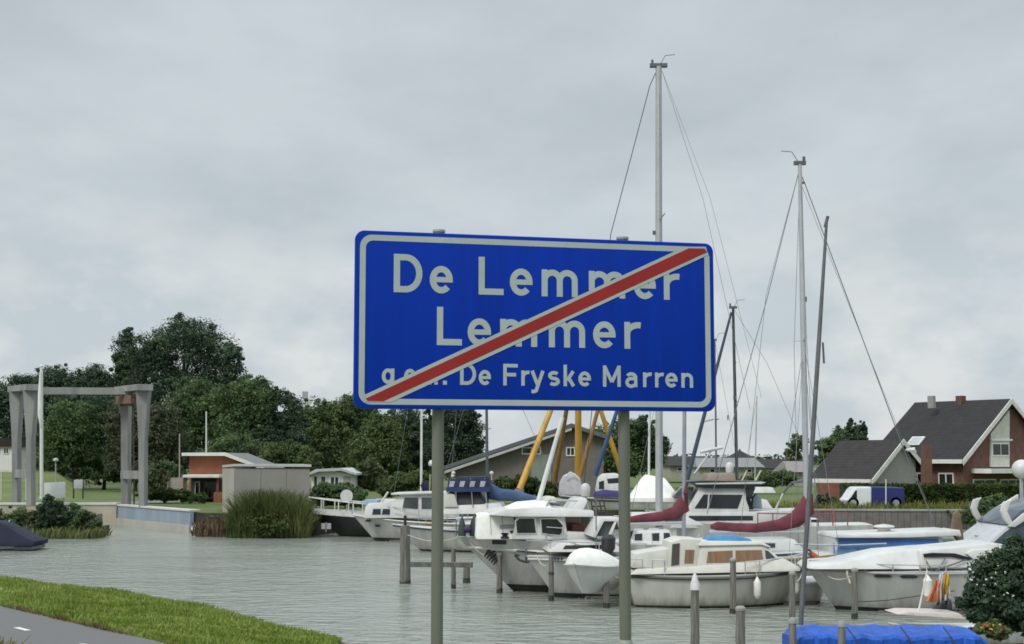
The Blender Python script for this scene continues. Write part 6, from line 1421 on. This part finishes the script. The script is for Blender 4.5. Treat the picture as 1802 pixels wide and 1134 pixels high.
pile(1067, 990, 1070, 11, 'pile in front of the covered white dinghy', 'band')
pile(1223, 1035, 1150, 15, 'near pile with a white cone cap in front of the cream motorsailer', 'cone')
pile(1290, 986, 1080, 11, 'pile in front of the brown curtained windows', 'grey')
pile(1303, 1072, 1165, 17, 'short near pile with frayed grey top in front of the cream motorsailer', 'grey')
pile(1394, 1010, 1100, 11, 'pile at the bow of the cream motorsailer', 'grey')
pile(1504, 1004, 1090, 11, 'pile in front of the express cruiser bow', 'grey')
pile(1481, 1100, 1175, 14, 'near pale topped post beside the blue tarpaulin', 'grey', Y=22.6)
pile(1395, 1094, 1180, 14, 'near post at the left end of the blue tarpaulin', 'grey', Y=23.2)
mb = MB(); a_, c_ = P(722, 993, 42.4), P(832, 994, 43); mb.slab([a_ + Vector((0, y, z)) for y, z in ((-.1, -.08), (.1, -.08), (.1, .07), (-.1, .07))], [c_ + Vector((0, y, z)) for y, z in ((-.1, -.08), (.1, -.08), (.1, .07), (-.1, .07))])
tag(mb.build('mooring_beam', pilew, smooth=False, bevel=.015), 'horizontal timber beam from the thick pile to the short stub pile', 'mooring beam')
def mline(label, bt, t, side, pt):
    M = Matrix.Translation(bt.e.location) @ Matrix.Rotation(bt.e.rotation_euler.z, 4, 'Z'); a = M @ bt.edge(t, .05, .05, side); c = Vector(pt)
    pts = [a.lerp(c, k / 8) - Vector((0, 0, .22 * math.sin(math.pi * k / 8))) for k in range(9)]
    tag(MB().path(pts, .015, 5).build('mooring_line', rope), label, 'rope', 'mooring lines to the piles')
mline('slack rope from the flared cruiser bow to the pile before it', bD, .97, bD.n, P(879, 984, G(879, 1044).y))
mline('slack rope from the thick black pinned pile to the flared cruiser bow', bD, .96, -bD.n, P(713, 940, G(713, 1027).y))
mline('slack rope from the blue marked white hull to the pile before it', bE, .96, bE.n, P(970, 988, G(970, 1058).y))
mline('slack rope from the cream motorsailer stern to the pile by the dinghy', bG, .03, bG.n, P(1067, 1000, G(1067, 1070).y))
mline('slack rope from the cream motorsailer bow to the pile ahead of it', bG, .95, bG.n, P(1394, 1018, G(1394, 1100).y))
mline('slack rope from the express cruiser bow to the pile before it', bL, .97, bL.n, P(1504, 1012, G(1504, 1090).y))
# ================================================================ NEAR BUSH AND FLOWERS
nb = T('bush', 'large dark green bush filling the lower right corner beside the blue tarpaulin', 'bush', [(1765, 1030, 52, 60), (1738, 1065, 42, 42), (1800, 1005, 54, 50), (1790, 1070, 55, 45), (1845, 1030, 70, 80)], 1115, 27, 'dark', k=190, per=120, trunk=False, leaf=.07, base_z=.55, group=None, cr=.36)
fp_ = T('flowering_plant', 'yellow green flowering plant below the large corner bush', 'plant', [(1740, 1108, 22, 12), (1760, 1113, 18, 10)], 1125, 25.5, 'pale', k=26, per=60, trunk=False, leaf=.06, base_z=.75, group=None)
rng = np.random.default_rng(3)
def blossoms(par, pts, per, size, m):
    v = leaf_cloud(np.array([(*(Vector(p) - Vector(par.location)), .02, .02, .02) for p in pts]), per, size, rng); o = quad_mesh('blossoms', v, m, par); o['kind'] = 'stuff'
blossoms(fp_, [P(rng.uniform(1724, 1772), rng.uniform(1098, 1114), 25.2) for k in range(8)], 4, .04, fb_gold)
blossoms(fp_, [P(1731, 1098, 25.15), P(1737, 1101, 25.15)], 6, .05, fb_orange)
blossoms(nb, [P(rng.uniform(1705, 1800), rng.uniform(985, 1060), 25.9) for k in range(18)], 3, .04, fb_white)
